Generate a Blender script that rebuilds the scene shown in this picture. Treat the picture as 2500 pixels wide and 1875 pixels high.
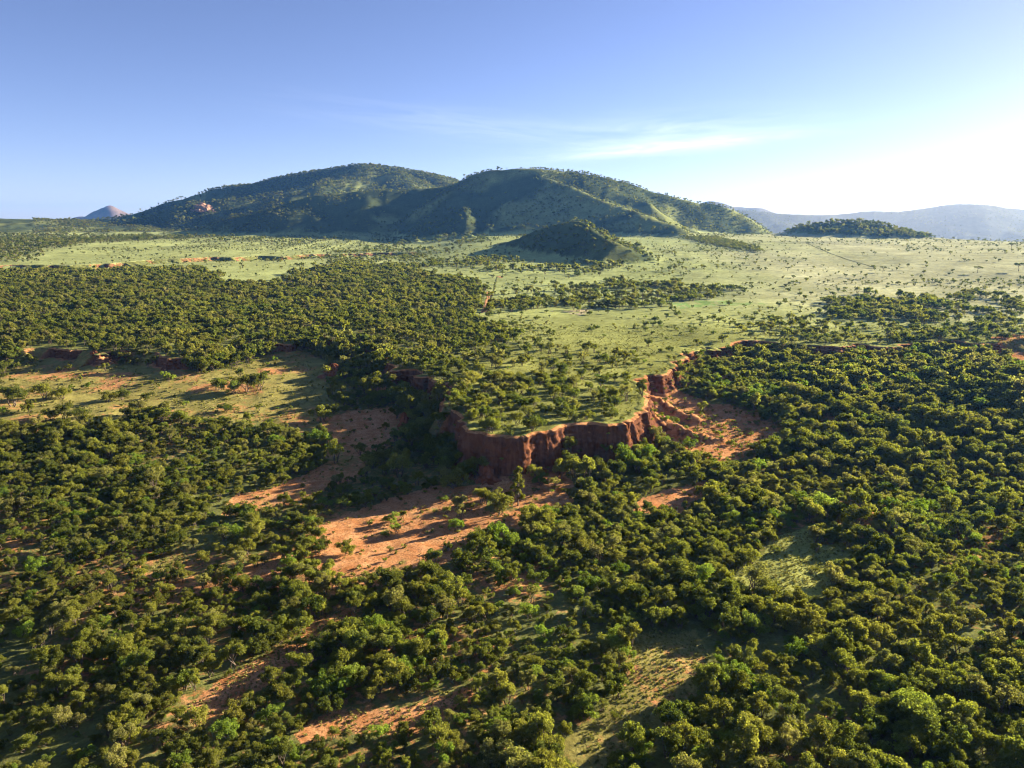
import bpy, math, random
import numpy as np

for o in list(bpy.data.objects):
    bpy.data.objects.remove(o)
SC = bpy.context.scene
COL = SC.collection

# ------------------------------------------------------------------ camera
CAM_H = 80.0
PITCH = math.radians(12.5)
FPX = 731.0                                   # focal length in pixels of a 1024 wide frame
cam_d = bpy.data.cameras.new('camera')
cam_d.sensor_width = 36.0
cam_d.lens = 36.0 * FPX / 1024.0
cam_d.clip_start = 1.0
cam_d.clip_end = 40000.0
cam = bpy.data.objects.new('camera', cam_d)
COL.objects.link(cam)
cam.location = (0, 0, CAM_H)
cam.rotation_euler = (math.radians(90) - PITCH, 0, 0)
SC.camera = cam

# ------------------------------------------------------------------ sky and sun
SUN_AZ = math.radians(60.0)                   # right of straight ahead
SUN_EL = math.radians(16.0)
world = bpy.data.worlds.new('World')
SC.world = world
world.use_nodes = True
wt = world.node_tree
for n in list(wt.nodes):
    wt.nodes.remove(n)
w_out = wt.nodes.new('ShaderNodeOutputWorld')
w_bg = wt.nodes.new('ShaderNodeBackground')
w_bg.inputs['Strength'].default_value = 0.05
sky = wt.nodes.new('ShaderNodeTexSky')
sky.sky_type = 'NISHITA'
sky.sun_disc = False
sky.sun_elevation = SUN_EL
sky.sun_rotation = SUN_AZ
sky.altitude = 1600.0
sky.air_density = 0.72
sky.dust_density = 0.9
sky.ozone_density = 3.0
# thin wisps of high cloud, placed by direction
w_tc = wt.nodes.new('ShaderNodeTexCoord')
w_sep = wt.nodes.new('ShaderNodeSeparateXYZ')
wt.links.new(w_tc.outputs['Generated'], w_sep.inputs[0])
def wmath(op, a, b=None, c=None):
    n = wt.nodes.new('ShaderNodeMath'); n.operation = op
    for i, v in enumerate((a, b, c)):
        if v is None: continue
        if isinstance(v, (int, float)): n.inputs[i].default_value = v
        else: wt.links.new(v, n.inputs[i])
    return n.outputs[0]
w_az = wmath('ARCTAN2', w_sep.outputs['X'], w_sep.outputs['Y'])
w_el = wmath('ARCSINE', w_sep.outputs['Z'])
def wispy(az0, el0, saz, sel, tilt, sc_a, sc_e, seed, lo, hi):
    da = wmath('SUBTRACT', w_az, az0)
    de = wmath('SUBTRACT', wmath('SUBTRACT', w_el, el0), wmath('MULTIPLY', da, tilt))
    comb = wt.nodes.new('ShaderNodeCombineXYZ')
    wt.links.new(wmath('MULTIPLY', da, sc_a), comb.inputs[0])
    wt.links.new(wmath('MULTIPLY', de, sc_e), comb.inputs[1])
    comb.inputs[2].default_value = seed
    no = wt.nodes.new('ShaderNodeTexNoise')
    no.inputs['Scale'].default_value = 1.0
    no.inputs['Detail'].default_value = 6.0
    no.inputs['Roughness'].default_value = 0.6
    no.inputs['Distortion'].default_value = 0.6
    wt.links.new(comb.outputs[0], no.inputs['Vector'])
    r2 = wmath('ADD', wmath('POWER', wmath('ABSOLUTE', wmath('DIVIDE', da, saz)), 2.0),
               wmath('POWER', wmath('ABSOLUTE', wmath('DIVIDE', de, sel)), 2.0))
    env = wmath('EXPONENT', wmath('MULTIPLY', r2, -1.0))
    mr = wt.nodes.new('ShaderNodeMapRange')
    mr.inputs['From Min'].default_value = lo
    mr.inputs['From Max'].default_value = hi
    wt.links.new(no.outputs['Fac'], mr.inputs['Value'])
    return wmath('MULTIPLY', env, mr.outputs[0])
cl1 = wispy(0.205, 0.094, 0.135, 0.0075, 0.07, 14.0, 120.0, 3.1, 0.22, 0.75)
cl2 = wispy(0.22, 0.112, 0.15, 0.020, 0.02, 7.0, 60.0, 8.3, 0.35, 0.85)
cl3 = wispy(-0.02, 0.118, 0.20, 0.018, -0.10, 6.0, 70.0, 5.7, 0.42, 0.9)
w_cl = wmath('MINIMUM', wmath('ADD', wmath('ADD', wmath('MULTIPLY', cl1, 0.78), wmath('MULTIPLY', cl2, 0.40)),
                              wmath('MULTIPLY', cl3, 0.25)), 0.85)
w_mix = wt.nodes.new('ShaderNodeMixRGB')
w_mix.inputs['Color2'].default_value = (7.5, 8.0, 9.0, 1)
wt.links.new(w_cl, w_mix.inputs['Fac'])
w_tint = wt.nodes.new('ShaderNodeMixRGB'); w_tint.blend_type = 'MULTIPLY'; w_tint.inputs['Fac'].default_value = 1.0
w_tint.inputs['Color2'].default_value = (1.08, 0.855, 0.90, 1)
wt.links.new(sky.outputs[0], w_tint.inputs['Color1'])
wt.links.new(w_tint.outputs[0], w_mix.inputs['Color1'])
wt.links.new(w_mix.outputs[0], w_bg.inputs['Color'])
wt.links.new(w_bg.outputs[0], w_out.inputs['Surface'])

sun_d = bpy.data.lights.new('sun', 'SUN')
sun_d.energy = 5.0
sun_d.angle = math.radians(0.6)
sun_d.color = (1.0, 0.86, 0.66)
sun = bpy.data.objects.new('sun', sun_d)
COL.objects.link(sun)
sun.rotation_euler = (math.radians(90) - SUN_EL, 0, math.pi - SUN_AZ)
sun.location = (300, 300, 400)

SC.view_settings.view_transform = 'Standard'
SC.view_settings.look = 'None'
SC.view_settings.exposure = 2.12
SC.view_settings.gamma = 1.0
SC.view_settings.use_curve_mapping = False
SC.render.engine = 'CYCLES'
SC.cycles.max_bounces = 5
SC.cycles.diffuse_bounces = 2
SC.cycles.transmission_bounces = 3
SC.cycles.transparent_max_bounces = 4
SC.cycles.volume_bounces = 0
SC.cycles.use_adaptive_sampling = True
SC.cycles.adaptive_threshold = 0.02
SC.cycles.use_denoising = True
SC.cycles.pixel_filter_type = 'BLACKMAN_HARRIS'
SC.cycles.filter_width = 1.2

# ------------------------------------------------------------------ numeric helpers
rng = np.random.default_rng(7)

def smooth(a, b, x):
    t = np.clip((x - a) / (b - a), 0.0, 1.0)
    return t * t * (3 - 2 * t)

def _hash(ix, iy, seed):
    h = (ix.astype(np.int64) * 374761393 + iy.astype(np.int64) * 668265263 + seed * 974634877) & 0xFFFFFFFF
    h = ((h ^ (h >> 13)) * 1274126177) & 0xFFFFFFFF
    h = h ^ (h >> 16)
    return (h & 0xFFFFFF) / float(0xFFFFFF)

def vnoise(x, y, seed=0):
    x = np.asarray(x, float); y = np.asarray(y, float)
    ix = np.floor(x); iy = np.floor(y)
    fx = x - ix; fy = y - iy
    fx = fx * fx * fx * (fx * (fx * 6 - 15) + 10); fy = fy * fy * fy * (fy * (fy * 6 - 15) + 10)
    a = _hash(ix, iy, seed); b = _hash(ix + 1, iy, seed)
    c = _hash(ix, iy + 1, seed); d = _hash(ix + 1, iy + 1, seed)
    return (a * (1 - fx) + b * fx) * (1 - fy) + (c * (1 - fx) + d * fx) * fy

def fbm(x, y, scale, octaves=4, seed=0, gain=0.5):
    """about -1 .. 1"""
    x = np.asarray(x, float) / scale; y = np.asarray(y, float) / scale
    s = 0; a = 1.0; tot = 0
    for k in range(octaves):
        c, sn = math.cos(0.7 * k), math.sin(0.7 * k)
        s = s + a * (vnoise(x * c - y * sn + 17.3 * k, x * sn + y * c - 9.1 * k, seed + k) * 2 - 1)
        tot += a; a *= gain; x = x * 2.03; y = y * 2.03
    return s / tot * 1.5

def ridged(x, y, scale, octaves=3, seed=0):
    """0 .. 1, sharp crests near 1"""
    x = np.asarray(x, float) / scale; y = np.asarray(y, float) / scale
    s = 0; a = 1.0; tot = 0
    for k in range(octaves):
        n = 1 - np.abs(vnoise(x + 31.7 * k, y + 11.9 * k, seed + k) * 2 - 1) * 1.6
        s = s + a * np.clip(n, 0, 1); tot += a; a *= 0.5; x = x * 2.1; y = y * 2.1
    return s / tot

def ray(dx, dy):
    """direction through a point given in a 2212 x 1659 frame"""
    u = (np.asarray(dx, float) / 2.16016 - 512) / FPX
    v = (384 - np.asarray(dy, float) / 2.16016) / FPX
    cp, sp = math.cos(PITCH), math.sin(PITCH)
    return u, cp + v * sp, -sp + v * cp

def proj_z(dx, dy, z):
    a, b, c = ray(dx, dy); t = (z - CAM_H) / c
    return np.stack([a * t, b * t], -1)

def proj_y(dx, dy, Y):
    a, b, c = ray(dx, dy); t = Y / b
    return np.stack([a * t, b * t, CAM_H + c * t], -1)

def to_px(x, y, z):
    cp, sp = math.cos(PITCH), math.sin(PITCH)
    zz = z - CAM_H
    d = y * cp - zz * sp
    return 512 + FPX * x / d, 384 - FPX * (y * sp + zz * cp) / d, d

def inside(px, py, poly):
    poly = np.asarray(poly, float)
    r = np.zeros(px.shape, bool)
    x1, y1 = poly[-1]
    for x2, y2 in poly:
        if y1 != y2:
            c = ((y1 > py) != (y2 > py)) & (px < (x2 - x1) * (py - y1) / (y2 - y1) + x1)
            r ^= c
        x1, y1 = x2, y2
    return r

def resample(P, step):
    P = np.asarray(P, float)
    seg = np.sqrt((np.diff(P[:, :2], axis=0) ** 2).sum(1)); L = np.concatenate([[0], np.cumsum(seg)])
    n = max(2, int(L[-1] / step) + 1)
    t = np.linspace(0, L[-1], n)
    return np.stack([np.interp(t, L, P[:, k]) for k in range(P.shape[1])], -1), t

# ------------------------------------------------------------------ the escarpment line
EDGE_PX = [(-420, 752), (-250, 756), (-60, 757), (90, 752), (180, 757), (215, 768), (260, 757), (335, 764), (360, 778), (398, 774), (405, 760), (430, 752),
           (455, 755), (492, 756), (514, 752), (518, 738), (575, 743), (630, 744), (650, 742), (684, 726), (700, 731), (733, 734), (760, 724), (770, 745),
           (800, 752), (845, 755), (838, 786), (848, 798), (902, 796), (906, 812), (930, 812), (948, 823), (988, 828), (975, 848), (952, 860),
           (950, 882), (985, 893), (1000, 915), (1017, 930), (1060, 938), (1107, 944), (1150, 939), (1190, 931), (1212, 931),
           (1240, 920), (1276, 916), (1310, 919), (1352, 914), (1379, 901), (1392, 890), (1396, 871), (1408, 850), (1395, 835),
           (1388, 818), (1393, 808), (1429, 810), (1448, 802), (1467, 792), (1452, 781), (1480, 776), (1484, 764), (1505, 758), (1525, 748),
           (1545, 757), (1572, 752), (1590, 739), (1616, 735), (1678, 741), (1740, 746), (1819, 752), (1850, 742), (1900, 748), (1951, 749),
           (1962, 739), (2007, 737), (2060, 736), (2110, 743), (2207, 736), (2330, 740), (2550, 742), (2750, 740)]
EDGE_Z = 15.0
E0 = proj_z([p[0] for p in EDGE_PX], [p[1] for p in EDGE_PX], EDGE_Z)
E1, tE = resample(E0, 0.5)
for _ in range(3):
    E1[1:-1] = (E1[:-2] + 2 * E1[1:-1] + E1[2:]) / 4
nx = np.gradient(E1[:, 1]); ny = -np.gradient(E1[:, 0])
nn = np.sqrt(nx * nx + ny * ny) + 1e-9
nx /= nn; ny /= nn                            # towards the low side
bite = 2.2 * fbm(tE, tE * 0, 14, 3, 11) + 1.7 * fbm(tE, tE * 0, 5.0, 2, 12)
E1[:, 0] += nx * bite; E1[:, 1] += ny * bite
for _ in range(6):
    E1[1:-1] = (E1[:-2] + 2 * E1[1:-1] + E1[2:]) / 4
EDGE = E1
# signed distance raster (positive on the low side)
RX0, RX1, RY0, RY1, RS = -560.0, 660.0, 170.0, 500.0, 1.0
gx = np.arange(RX0, RX1 + 0.1, RS); gy = np.arange(RY0, RY1 + 0.1, RS)
GX, GY = np.meshgrid(gx, gy)
P = EDGE[::3]
d2 = np.full(GX.shape, 1e9)
for k in range(len(P) - 1):
    ax, ay = P[k]; bx, by = P[k + 1]
    x0, x1 = min(ax, bx) - 42, max(ax, bx) + 42
    y0, y1 = min(ay, by) - 42, max(ay, by) + 42
    i0, i1 = np.searchsorted(gx, [x0, x1]); j0, j1 = np.searchsorted(gy, [y0, y1])
    if i1 <= i0 or j1 <= j0: continue
    X = GX[j0:j1, i0:i1]; Y = GY[j0:j1, i0:i1]
    L2 = (bx - ax) ** 2 + (by - ay) ** 2 + 1e-9
    t = np.clip(((X - ax) * (bx - ax) + (Y - ay) * (by - ay)) / L2, 0, 1)
    dd = (X - ax - t * (bx - ax)) ** 2 + (Y - ay - t * (by - ay)) ** 2
    d2[j0:j1, i0:i1] = np.minimum(d2[j0:j1, i0:i1], dd)
sd = np.minimum(np.sqrt(d2), 40.0)
plate_poly = np.concatenate([P, [[P[-1, 0], 6000], [P[0, 0], 6000]]])
sd = np.where(inside(GX, GY, plate_poly), -sd, sd)

def edge_s(x, y):
    fx = (np.clip(x, RX0, RX1 - 0.01) - RX0) / RS; fy = (np.clip(y, RY0, RY1 - 0.01) - RY0) / RS
    ix = fx.astype(int); iy = fy.astype(int); fx = fx - ix; fy = fy - iy
    ix1 = np.minimum(ix + 1, sd.shape[1] - 1); iy1 = np.minimum(iy + 1, sd.shape[0] - 1)
    s = (sd[iy, ix] * (1 - fx) + sd[iy, ix1] * fx) * (1 - fy) + (sd[iy1, ix] * (1 - fx) + sd[iy1, ix1] * fx) * fy
    return np.where(y > RY1, -40.0, np.where(y < RY0, 40.0, s))

# second, low scarp far off on the left
EDGE2_PX = [(-500, 590), (-300, 585), (-120, 578), (20, 572), (90, 572), (150, 574), (215, 570), (238, 570), (285, 566), (345, 562), (400, 560), (460, 556), (500, 557),
            (560, 553), (610, 554), (656, 550), (720, 548), (800, 546), (900, 545)]
E2 = proj_z([p[0] for p in EDGE2_PX], [p[1] for p in EDGE2_PX], 27.0)
EDGE2, tE2 = resample(E2, 2.0)
EDGE2[:, 1] += 7 * fbm(tE2, tE2 * 0, 40, 3, 21) + 3 * fbm(tE2, tE2 * 0, 10, 2, 22)

def edge2_s(x, y):
    o = np.argsort(EDGE2[:, 0])
    return np.interp(x, EDGE2[o, 0], EDGE2[o, 1]) - y      # positive on the near, low side

# ------------------------------------------------------------------ hills: crest lines (x, y in the frame, distance ahead)
RIDGES = {
    'main': (0.60, 160, [(380, 500, 2000), (480, 483, 2040), (560, 458, 2080), (630, 436, 2100), (700, 420, 2120), (780, 411, 2140), (840, 409, 2150), (930, 403, 2150), (1000, 389, 2150),
                    (1040, 376, 2120), (1075, 367, 2100), (1120, 364, 2090), (1170, 365, 2090), (1220, 369, 2100), (1270, 375, 2110),
                    (1350, 392, 2130), (1450, 418, 2150), (1540, 450, 2170), (1600, 478, 2180)]),
    'mainspur': (0.54, 90, [(1120, 367, 2080), (1200, 394, 1970), (1290, 426, 1840), (1370, 456, 1710), (1450, 483, 1560)]),
    'back': (0.50, 240, [(160, 477, 2900), (290, 462, 2950), (380, 436, 3000), (480, 410, 3000), (560, 396, 3000), (620, 388, 3000), (680, 374, 3000),
                    (740, 366, 3000), (800, 358, 3000), (860, 363, 3000), (920, 373, 3000), (980, 388, 3000), (1060, 405, 3000)]),
    'backspur': (0.50, 120, [(760, 380, 2850), (660, 402, 2720), (560, 424, 2600), (470, 436, 2520), (410, 438, 2470), (330, 466, 2420), (250, 482, 2380)]),
    'backspur_high': (0.48, 110, [(860, 372, 2850), (770, 388, 2700), (690, 402, 2560), (610, 430, 2450)]),
    'hillock': (0.58, 46, [(1075, 525, 1280), (1130, 508, 1250), (1185, 490, 1210), (1232, 476, 1180), (1254, 480, 1155), (1278, 494, 1110), (1304, 508, 1060), (1328, 524, 1010)]),
    'knoll': (0.34, 30, [(1705, 504, 1620), (1745, 490, 1610), (1790, 481, 1600), (1850, 478, 1600), (1900, 485, 1590), (1955, 502, 1560), (2040, 520, 1500), (2100, 524, 1480)]),
    'far': (0.34, 300, [(1380, 484, 4200), (1500, 464, 4200), (1600, 455, 4200), (1700, 463, 4200), (1770, 464, 4200), (1850, 458, 4200), (1930, 457, 4200),
                   (2000, 450, 4150), (2060, 440, 4100), (2130, 443, 4100), (2212, 457, 4100), (2350, 467, 4100), (2550, 482, 4100)]),
    'peak': (0.5, 300, [(1470, 462, 6200), (1505, 440, 6200), (1525, 434, 6200), (1545, 437, 6200), (1570, 446, 6200), (1620, 449, 6200), (1660, 460, 6200)]),
    'mountain': (0.8, 300, [(150, 474, 7000), (195, 463, 7000), (222, 452, 7000), (234, 443, 7000), (248, 442, 7000), (262, 450, 7000), (285, 458, 7000), (330, 476, 7000)]),
    'rise': (0.10, 60, [(-400, 466, 2500), (-100, 470, 2450), (0, 472, 2400), (60, 474, 2400), (160, 480, 2400), (260, 488, 2350)]),
}
RID = {}
for k, (sl, hh, pts) in RIDGES.items():
    pts = np.array(pts, float)
    W = proj_y(pts[:, 0], pts[:, 1], pts[:, 2])
    step = {'hillock': 6, 'knoll': 10, 'mountain': 12}.get(k, 16)
    R, _ = resample(W, step)
    for _i in range(2):
        R[1:-1] = (R[:-2] + 2 * R[1:-1] + R[2:]) / 4
    RID[k] = (sl, hh, R)

def ridge_h(name, x, y):
    sl, hh, R = RID[name]
    out = np.full(x.shape, -500.0)
    reach = 2.2 * hh / sl + 100
    m = (x > R[:, 0].min() - reach) & (x < R[:, 0].max() + reach) & (y > R[:, 1].min() - reach) & (y < R[:, 1].max() + reach)
    if not m.any(): return out
    xm, ym = x[m], y[m]
    s = hh / 170.0
    wx = xm + 34 * s * fbm(xm, ym, 210 * s + 20, 3, 31); wy = ym + 34 * s * fbm(xm, ym, 210 * s + 20, 3, 37)
    best = np.full(xm.shape, -500.0)
    spur = 1.0 + (0.6 if name == 'hillock' else 0.45) * (0.5 - ridged(xm, ym, 260 * s + 16, 3, 41))
    for px_, py_, pz_ in R:
        d = np.sqrt((wx - px_) ** 2 + (wy - py_) ** 2) * spur
        lead = 0.06 * hh / sl
        d = np.where(d < 2 * lead, d * d / (4 * lead), d - lead)
        best = np.maximum(best, pz_ - sl * d * (1.04 - 0.16 * np.clip(sl * d / hh, 0, 1)))
    out[m] = best + (0.035 * hh * fbm(xm, ym, 90 * s + 10, 4, 43) + 0.030 * hh * (ridged(xm, ym, 70 * s + 12, 3, 47) - 0.6)) * np.clip((R[:, 2].max() - best) / (0.35 * hh), 0.05, 1)
    return out

def plain(x, y):
    r = np.sqrt(x * x + y * y); az = np.arctan2(x, y)
    right = EDGE_Z + 36 * smooth(560, 1700, r)
    right = right - 60 * smooth(1720, 2500, r) * smooth(0.2, 0.38, az) - 8 * smooth(0.30, 0.6, az) * smooth(1000, 1700, r)
    s2 = edge2_s(x, y)
    st = smooth(3.0, -3.0, s2)
    left = (EDGE_Z + 6.5 * smooth(600, 900, r)) * (1 - st) + (27 + 16 * smooth(0, 800, -s2)) * st
    w = smooth(-0.02, -0.16, az)
    z = right * (1 - w) + left * w
    z = z + 0.5 * fbm(x, y, 60, 3, 51) + 1.6 * smooth(500, 1200, r) * fbm(x, y, 320, 3, 52)
    return z

def low(x, y):
    r = np.sqrt(x * x + y * y)
    z = 8.2 * smooth(240, 400, r) + 0.9 * fbm(x, y, 45, 3, 61) + 0.25 * fbm(x, y, 9, 3, 62)
    return z

SPURS = []
for pts in ([(1394, 884, 9), (1425, 893, 8.0), (1462, 912, 6.5), (1505, 932, 5.0), (1560, 944, 3.2), (1620, 950, 1.5)],
            [(1404, 850, 8.5), (1440, 868, 7.5), (1490, 893, 6.0), (1550, 908, 4.2), (1640, 925, 1.8)],
            [(1385, 905, 8), (1410, 930, 6.5), (1440, 955, 4.5), (1475, 975, 2.0)]):
    w_ = np.array([[*proj_z(a, b, c), c] for a, b, c in pts]); SPURS.append(resample(w_, 1.5)[0])
def spurs(x, y):
    out = np.full(x.shape, -50.0)
    m = (x > 25) & (x < 130) & (y > 190) & (y < 310)
    if m.any():
        xm = x[m] + 1.5 * fbm(x[m], y[m], 8, 2, 75); ym = y[m] + 1.5 * fbm(x[m], y[m], 8, 2, 76)
        b = np.full(xm.shape, -50.0)
        for R_ in SPURS:
            for a_, b_, c_ in R_:
                b = np.maximum(b, c_ - 0.95 * np.sqrt((xm - a_) ** 2 + (ym - b_) ** 2))
        out[m] = b + 1.7 * (ridged(x[m], y[m], 4.0, 3, 77) - 0.55)
    return out
def height(x, y, parts=False):
    x = np.asarray(x, float); y = np.asarray(y, float)
    pl = plain(x, y)
    lo = np.minimum(low(x, y), pl - 2.0)
    s = edge_s(x, y)
    t = smooth(-3.0, -0.7, s)
    mounds = 2.2 * np.clip(ridged(x, y, 17, 2, 71) - 0.45, 0, 1) * np.exp(-np.clip(s, 0, 99) / 16.0) * smooth(20, 120, x)
    z = pl * (1 - t) + (lo + mounds + 2.6 * np.exp(-np.clip(s, 0, 99) / 14.0)) * t
    z = np.where(s > -0.7, np.maximum(z, np.minimum(spurs(x, y), pl)), z)
    best = np.full(x.shape, -500.0); who = np.zeros(x.shape, int)
    for k, name in enumerate(RID):
        h = ridge_h(name, x, y)
        if name == 'rise': h = h + 0
        up = h > best
        who = np.where(up, k + 1, who); best = np.maximum(best, h)
    k_ = 3.0 + 9.0 * smooth(1300, 1900, y)
    hh = np.clip((best - z) / k_, -30, 30)
    z2 = z + k_ * np.where(hh > 20, hh, np.log1p(np.exp(hh)))
    z2 = np.where(hh < -6, z, z2)
    if parts: return z2, np.where(best > z + 2.0, who, 0), s
    return z2

def at(pts):
    """where the sight line of each frame point first meets the land"""
    pts = np.atleast_2d(np.asarray(pts, float))
    a, b, c = ray(pts[:, 0], pts[:, 1])
    ts = np.geomspace(60, 9000, 700)
    X = a[:, None] * ts; Y = b[:, None] * ts; Z = CAM_H + c[:, None] * ts
    g = height(X, Y)
    hit = Z < g
    k = np.where(hit.any(1), hit.argmax(1), len(ts) - 1)
    lo_t = ts[np.maximum(k - 1, 0)]; hi_t = ts[k]
    for _ in range(12):
        m = (lo_t + hi_t) / 2
        below = CAM_H + c * m < height(a * m, b * m)
        hi_t = np.where(below, m, hi_t); lo_t = np.where(below, lo_t, m)
    x, y = a * hi_t, b * hi_t
    return np.stack([x, y, height(x, y)], -1)

# ------------------------------------------------------------------ openings and groves, outlined on the land
def area(pts, z=None):
    pts = np.asarray(pts, float)
    if z is None: return at(pts)[:, :2]
    return proj_z(pts[:, 0], pts[:, 1], z)

A = {}
A['left_clearing'] = area([(-120, 900), (0, 850), (60, 805), (170, 800), (260, 822), (330, 822), (450, 838), (560, 805), (620, 795), (680, 792), (720, 830), (705, 870),
                           (730, 890), (690, 920), (700, 960), (640, 930), (560, 912), (430, 925), (330, 900), (250, 930), (120, 945), (0, 950), (-120, 960)], 1.5)
A['wash'] = area([(690, 915), (790, 900), (860, 905), (870, 935), (800, 990), (780, 1030), (700, 1062), (600, 1100), (470, 1115), (475, 1088), (590, 1055), (700, 1015), (705, 960)], 0)
A['sand_clearing'] = area([(700, 1125), (800, 1092), (960, 1058), (1045, 1060), (1040, 1100), (1100, 1108), (1235, 1072), (1245, 1112), (1100, 1150), (1030, 1160), (960, 1222),
                           (860, 1252), (780, 1268), (690, 1252), (640, 1230), (710, 1180), (690, 1150)], 0)
A['sand_pocket'] = area([(1370, 1080), (1470, 1052), (1560, 1040), (1510, 1085), (1450, 1112), (1370, 1104)], 0)
A['grass_strip'] = area([(1530, 1262), (1620, 1222), (1680, 1165), (1720, 1140), (1790, 1148), (1745, 1200), (1830, 1172), (1835, 1235), (1765, 1310), (1680, 1300)], 0)
A['grass_glade'] = area([(1365, 1372), (1490, 1360), (1530, 1420), (1510, 1500), (1430, 1560), (1370, 1605), (1260, 1670), (1210, 1620), (1310, 1535), (1350, 1475), (1355, 1420)], 0)
A['glade_tail'] = area([(1250, 1650), (1330, 1590), (1370, 1600), (1300, 1680), (1220, 1690)], 0)
A['track_gap'] = area([(385, 1550), (470, 1474), (610, 1398), (745, 1308), (775, 1340), (655, 1436), (520, 1520), (425, 1580)], 0)
A['track_gap_low'] = area([(635, 1590), (715, 1530), (860, 1535), (1010, 1478), (1030, 1515), (880, 1590), (735, 1582), (660, 1615)], 0)
A['little_gap'] = area([(325, 1222), (410, 1178), (415, 1205), (345, 1245)], 0)
A['upper_gap'] = area([(530, 1240), (600, 1215), (640, 1235), (560, 1262)], 0)
A['badland'] = area([(1385, 835), (1410, 838), (1480, 868), (1620, 902), (1690, 932), (1630, 975), (1540, 990), (1450, 970), (1395, 915)], 2)
A['shadow_bay'] = area([(700, 800), (860, 800), (950, 880), (990, 940), (1050, 1050), (960, 1065), (860, 1090), (760, 1060), (800, 990), (870, 930), (760, 900), (720, 860)], 1)
A['cliff_foot'] = area([(1010, 1030), (1210, 1020), (1250, 1070), (1150, 1100), (1050, 1075)], 0)
A['far_right_bare'] = area([(2130, 760), (2260, 752), (2260, 800), (2180, 800)], 5)
A['dense_plateau'] = area([(-900, 580), (-100, 582), (200, 586), (440, 580), (480, 612), (600, 615), (640, 590), (760, 572), (900, 588), (1000, 600), (1046, 622), (1030, 652), (1016, 682),
                           (1060, 703), (1114, 727), (1108, 762), (1050, 790), (1000, 812), (960, 850), (850, 830), (760, 790), (500, 800), (200, 800), (-100, 800), (-900, 800)])
A['nose'] = area([(950, 828), (1050, 788), (1110, 760), (1250, 805), (1340, 872), (1320, 905), (1200, 930), (1100, 948), (1000, 925), (945, 880)])
A['nose_mid'] = area([(1110, 735), (1220, 740), (1330, 760), (1400, 800), (1390, 900), (1330, 880), (1250, 805), (1100, 770)])
A['belt'] = area([(1072, 642), (1150, 618), (1300, 628), (1420, 612), (1520, 618), (1530, 642), (1400, 666), (1240, 670), (1080, 666)])
A['upper_belt'] = area([(560, 560), (850, 540), (1050, 556), (1200, 566), (1400, 545), (1480, 560), (1490, 592), (1300, 598), (1100, 588), (900, 584), (700, 570)])
A['right_wood'] = area([(1752, 690), (1800, 665), (1900, 640), (2000, 652), (2090, 632), (2175, 655), (2160, 690), (2060, 712), (2000, 735), (1990, 762), (1930, 755), (1850, 716), (1770, 722)])
A['right_fringe'] = area([(1560, 735), (1600, 700), (1740, 690), (1850, 716), (1900, 740), (1740, 742)])
A['right_far_fringe'] = area([(2010, 735), (2060, 712), (2160, 690), (2280, 660), (2400, 660), (2400, 735)])
A['scrub_line'] = area([(1465, 500), (1500, 503), (1560, 516), (1640, 535), (1650, 546), (1600, 542), (1530, 528), (1470, 513)])
A['foot_wood'] = area([(-300, 490), (100, 488), (420, 492), (500, 510), (320, 520), (190, 527), (100, 542), (40, 570), (-300, 578)])
A['hill_skirt'] = area([(430, 520), (620, 518), (820, 506), (1050, 500), (1060, 530), (900, 552), (780, 545), (800, 520), (600, 530)])
A['bright_patch'] = area([(1440, 652), (1480, 650), (1530, 657), (1500, 664), (1450, 662)])
A['bright_patch2'] = area([(1560, 650), (1620, 652), (1640, 660), (1580, 660)])
A['bare_patch'] = area([(1215, 672), (1290, 664), (1310, 668), (1260, 678), (1215, 680)])

def in_area(name, x, y, warp=3.0, seed=81):
    r = np.sqrt(x * x + y * y); w = warp * np.clip(r / 200.0, 0.6, 5.0)
    sc_ = 7.0 * np.clip(np.median(r) / 200.0, 1, 5)
    return inside(x + w * fbm(x, y, sc_, 3, seed), y + w * fbm(x, y, sc_, 3, seed + 5), A[name])

# ------------------------------------------------------------------ materials
def new_mat(name):
    m = bpy.data.materials.new(name); m.use_nodes = True
    nt = m.node_tree
    for n in list(nt.nodes): nt.nodes.remove(n)
    return m, nt

class NT:
    def __init__(s, nt): s.nt = nt
    def node(s, t, **kw):
        n = s.nt.nodes.new(t)
        for k, v in kw.items():
            if k.startswith('_'): setattr(n, k[1:], v)
            else:
                key = k.replace('__', ' ')
                if hasattr(v, 'is_output') or isinstance(v, bpy.types.NodeSocket): s.nt.links.new(v, n.inputs[key])
                else: n.inputs[key].default_value = v
        return n
    def math(s, op, *a):
        n = s.nt.nodes.new('ShaderNodeMath'); n.operation = op
        for i, v in enumerate(a):
            if isinstance(v, (int, float)): n.inputs[i].default_value = v
            else: s.nt.links.new(v, n.inputs[i])
        return n.outputs[0]
    def mix(s, fac, a, b, mode='MIX'):
        n = s.nt.nodes.new('ShaderNodeMixRGB'); n.blend_type = mode
        for k, v in (('Fac', fac), ('Color1', a), ('Color2', b)):
            if isinstance(v, (int, float)): n.inputs[k].default_value = v
            elif isinstance(v, tuple): n.inputs[k].default_value = v if len(v) == 4 else (*v, 1)
            else: s.nt.links.new(v, n.inputs[k])
        return n.outputs[0]
    def noise(s, vec, scale, detail=4.0, rough=0.55, out='Fac', dist=0.0):
        n = s.node('ShaderNodeTexNoise', Scale=scale, Detail=detail, Roughness=rough, Distortion=dist)
        s.nt.links.new(vec, n.inputs['Vector'])
        return n.outputs[out]
    def rng(s, v, a, b, c=0.0, d=1.0):
        n = s.node('ShaderNodeMapRange')
        n.inputs['From Min'].default_value = a; n.inputs['From Max'].default_value = b
        n.inputs['To Min'].default_value = c; n.inputs['To Max'].default_value = d
        s.nt.links.new(v, n.inputs['Value'])
        return n.outputs[0]

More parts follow.
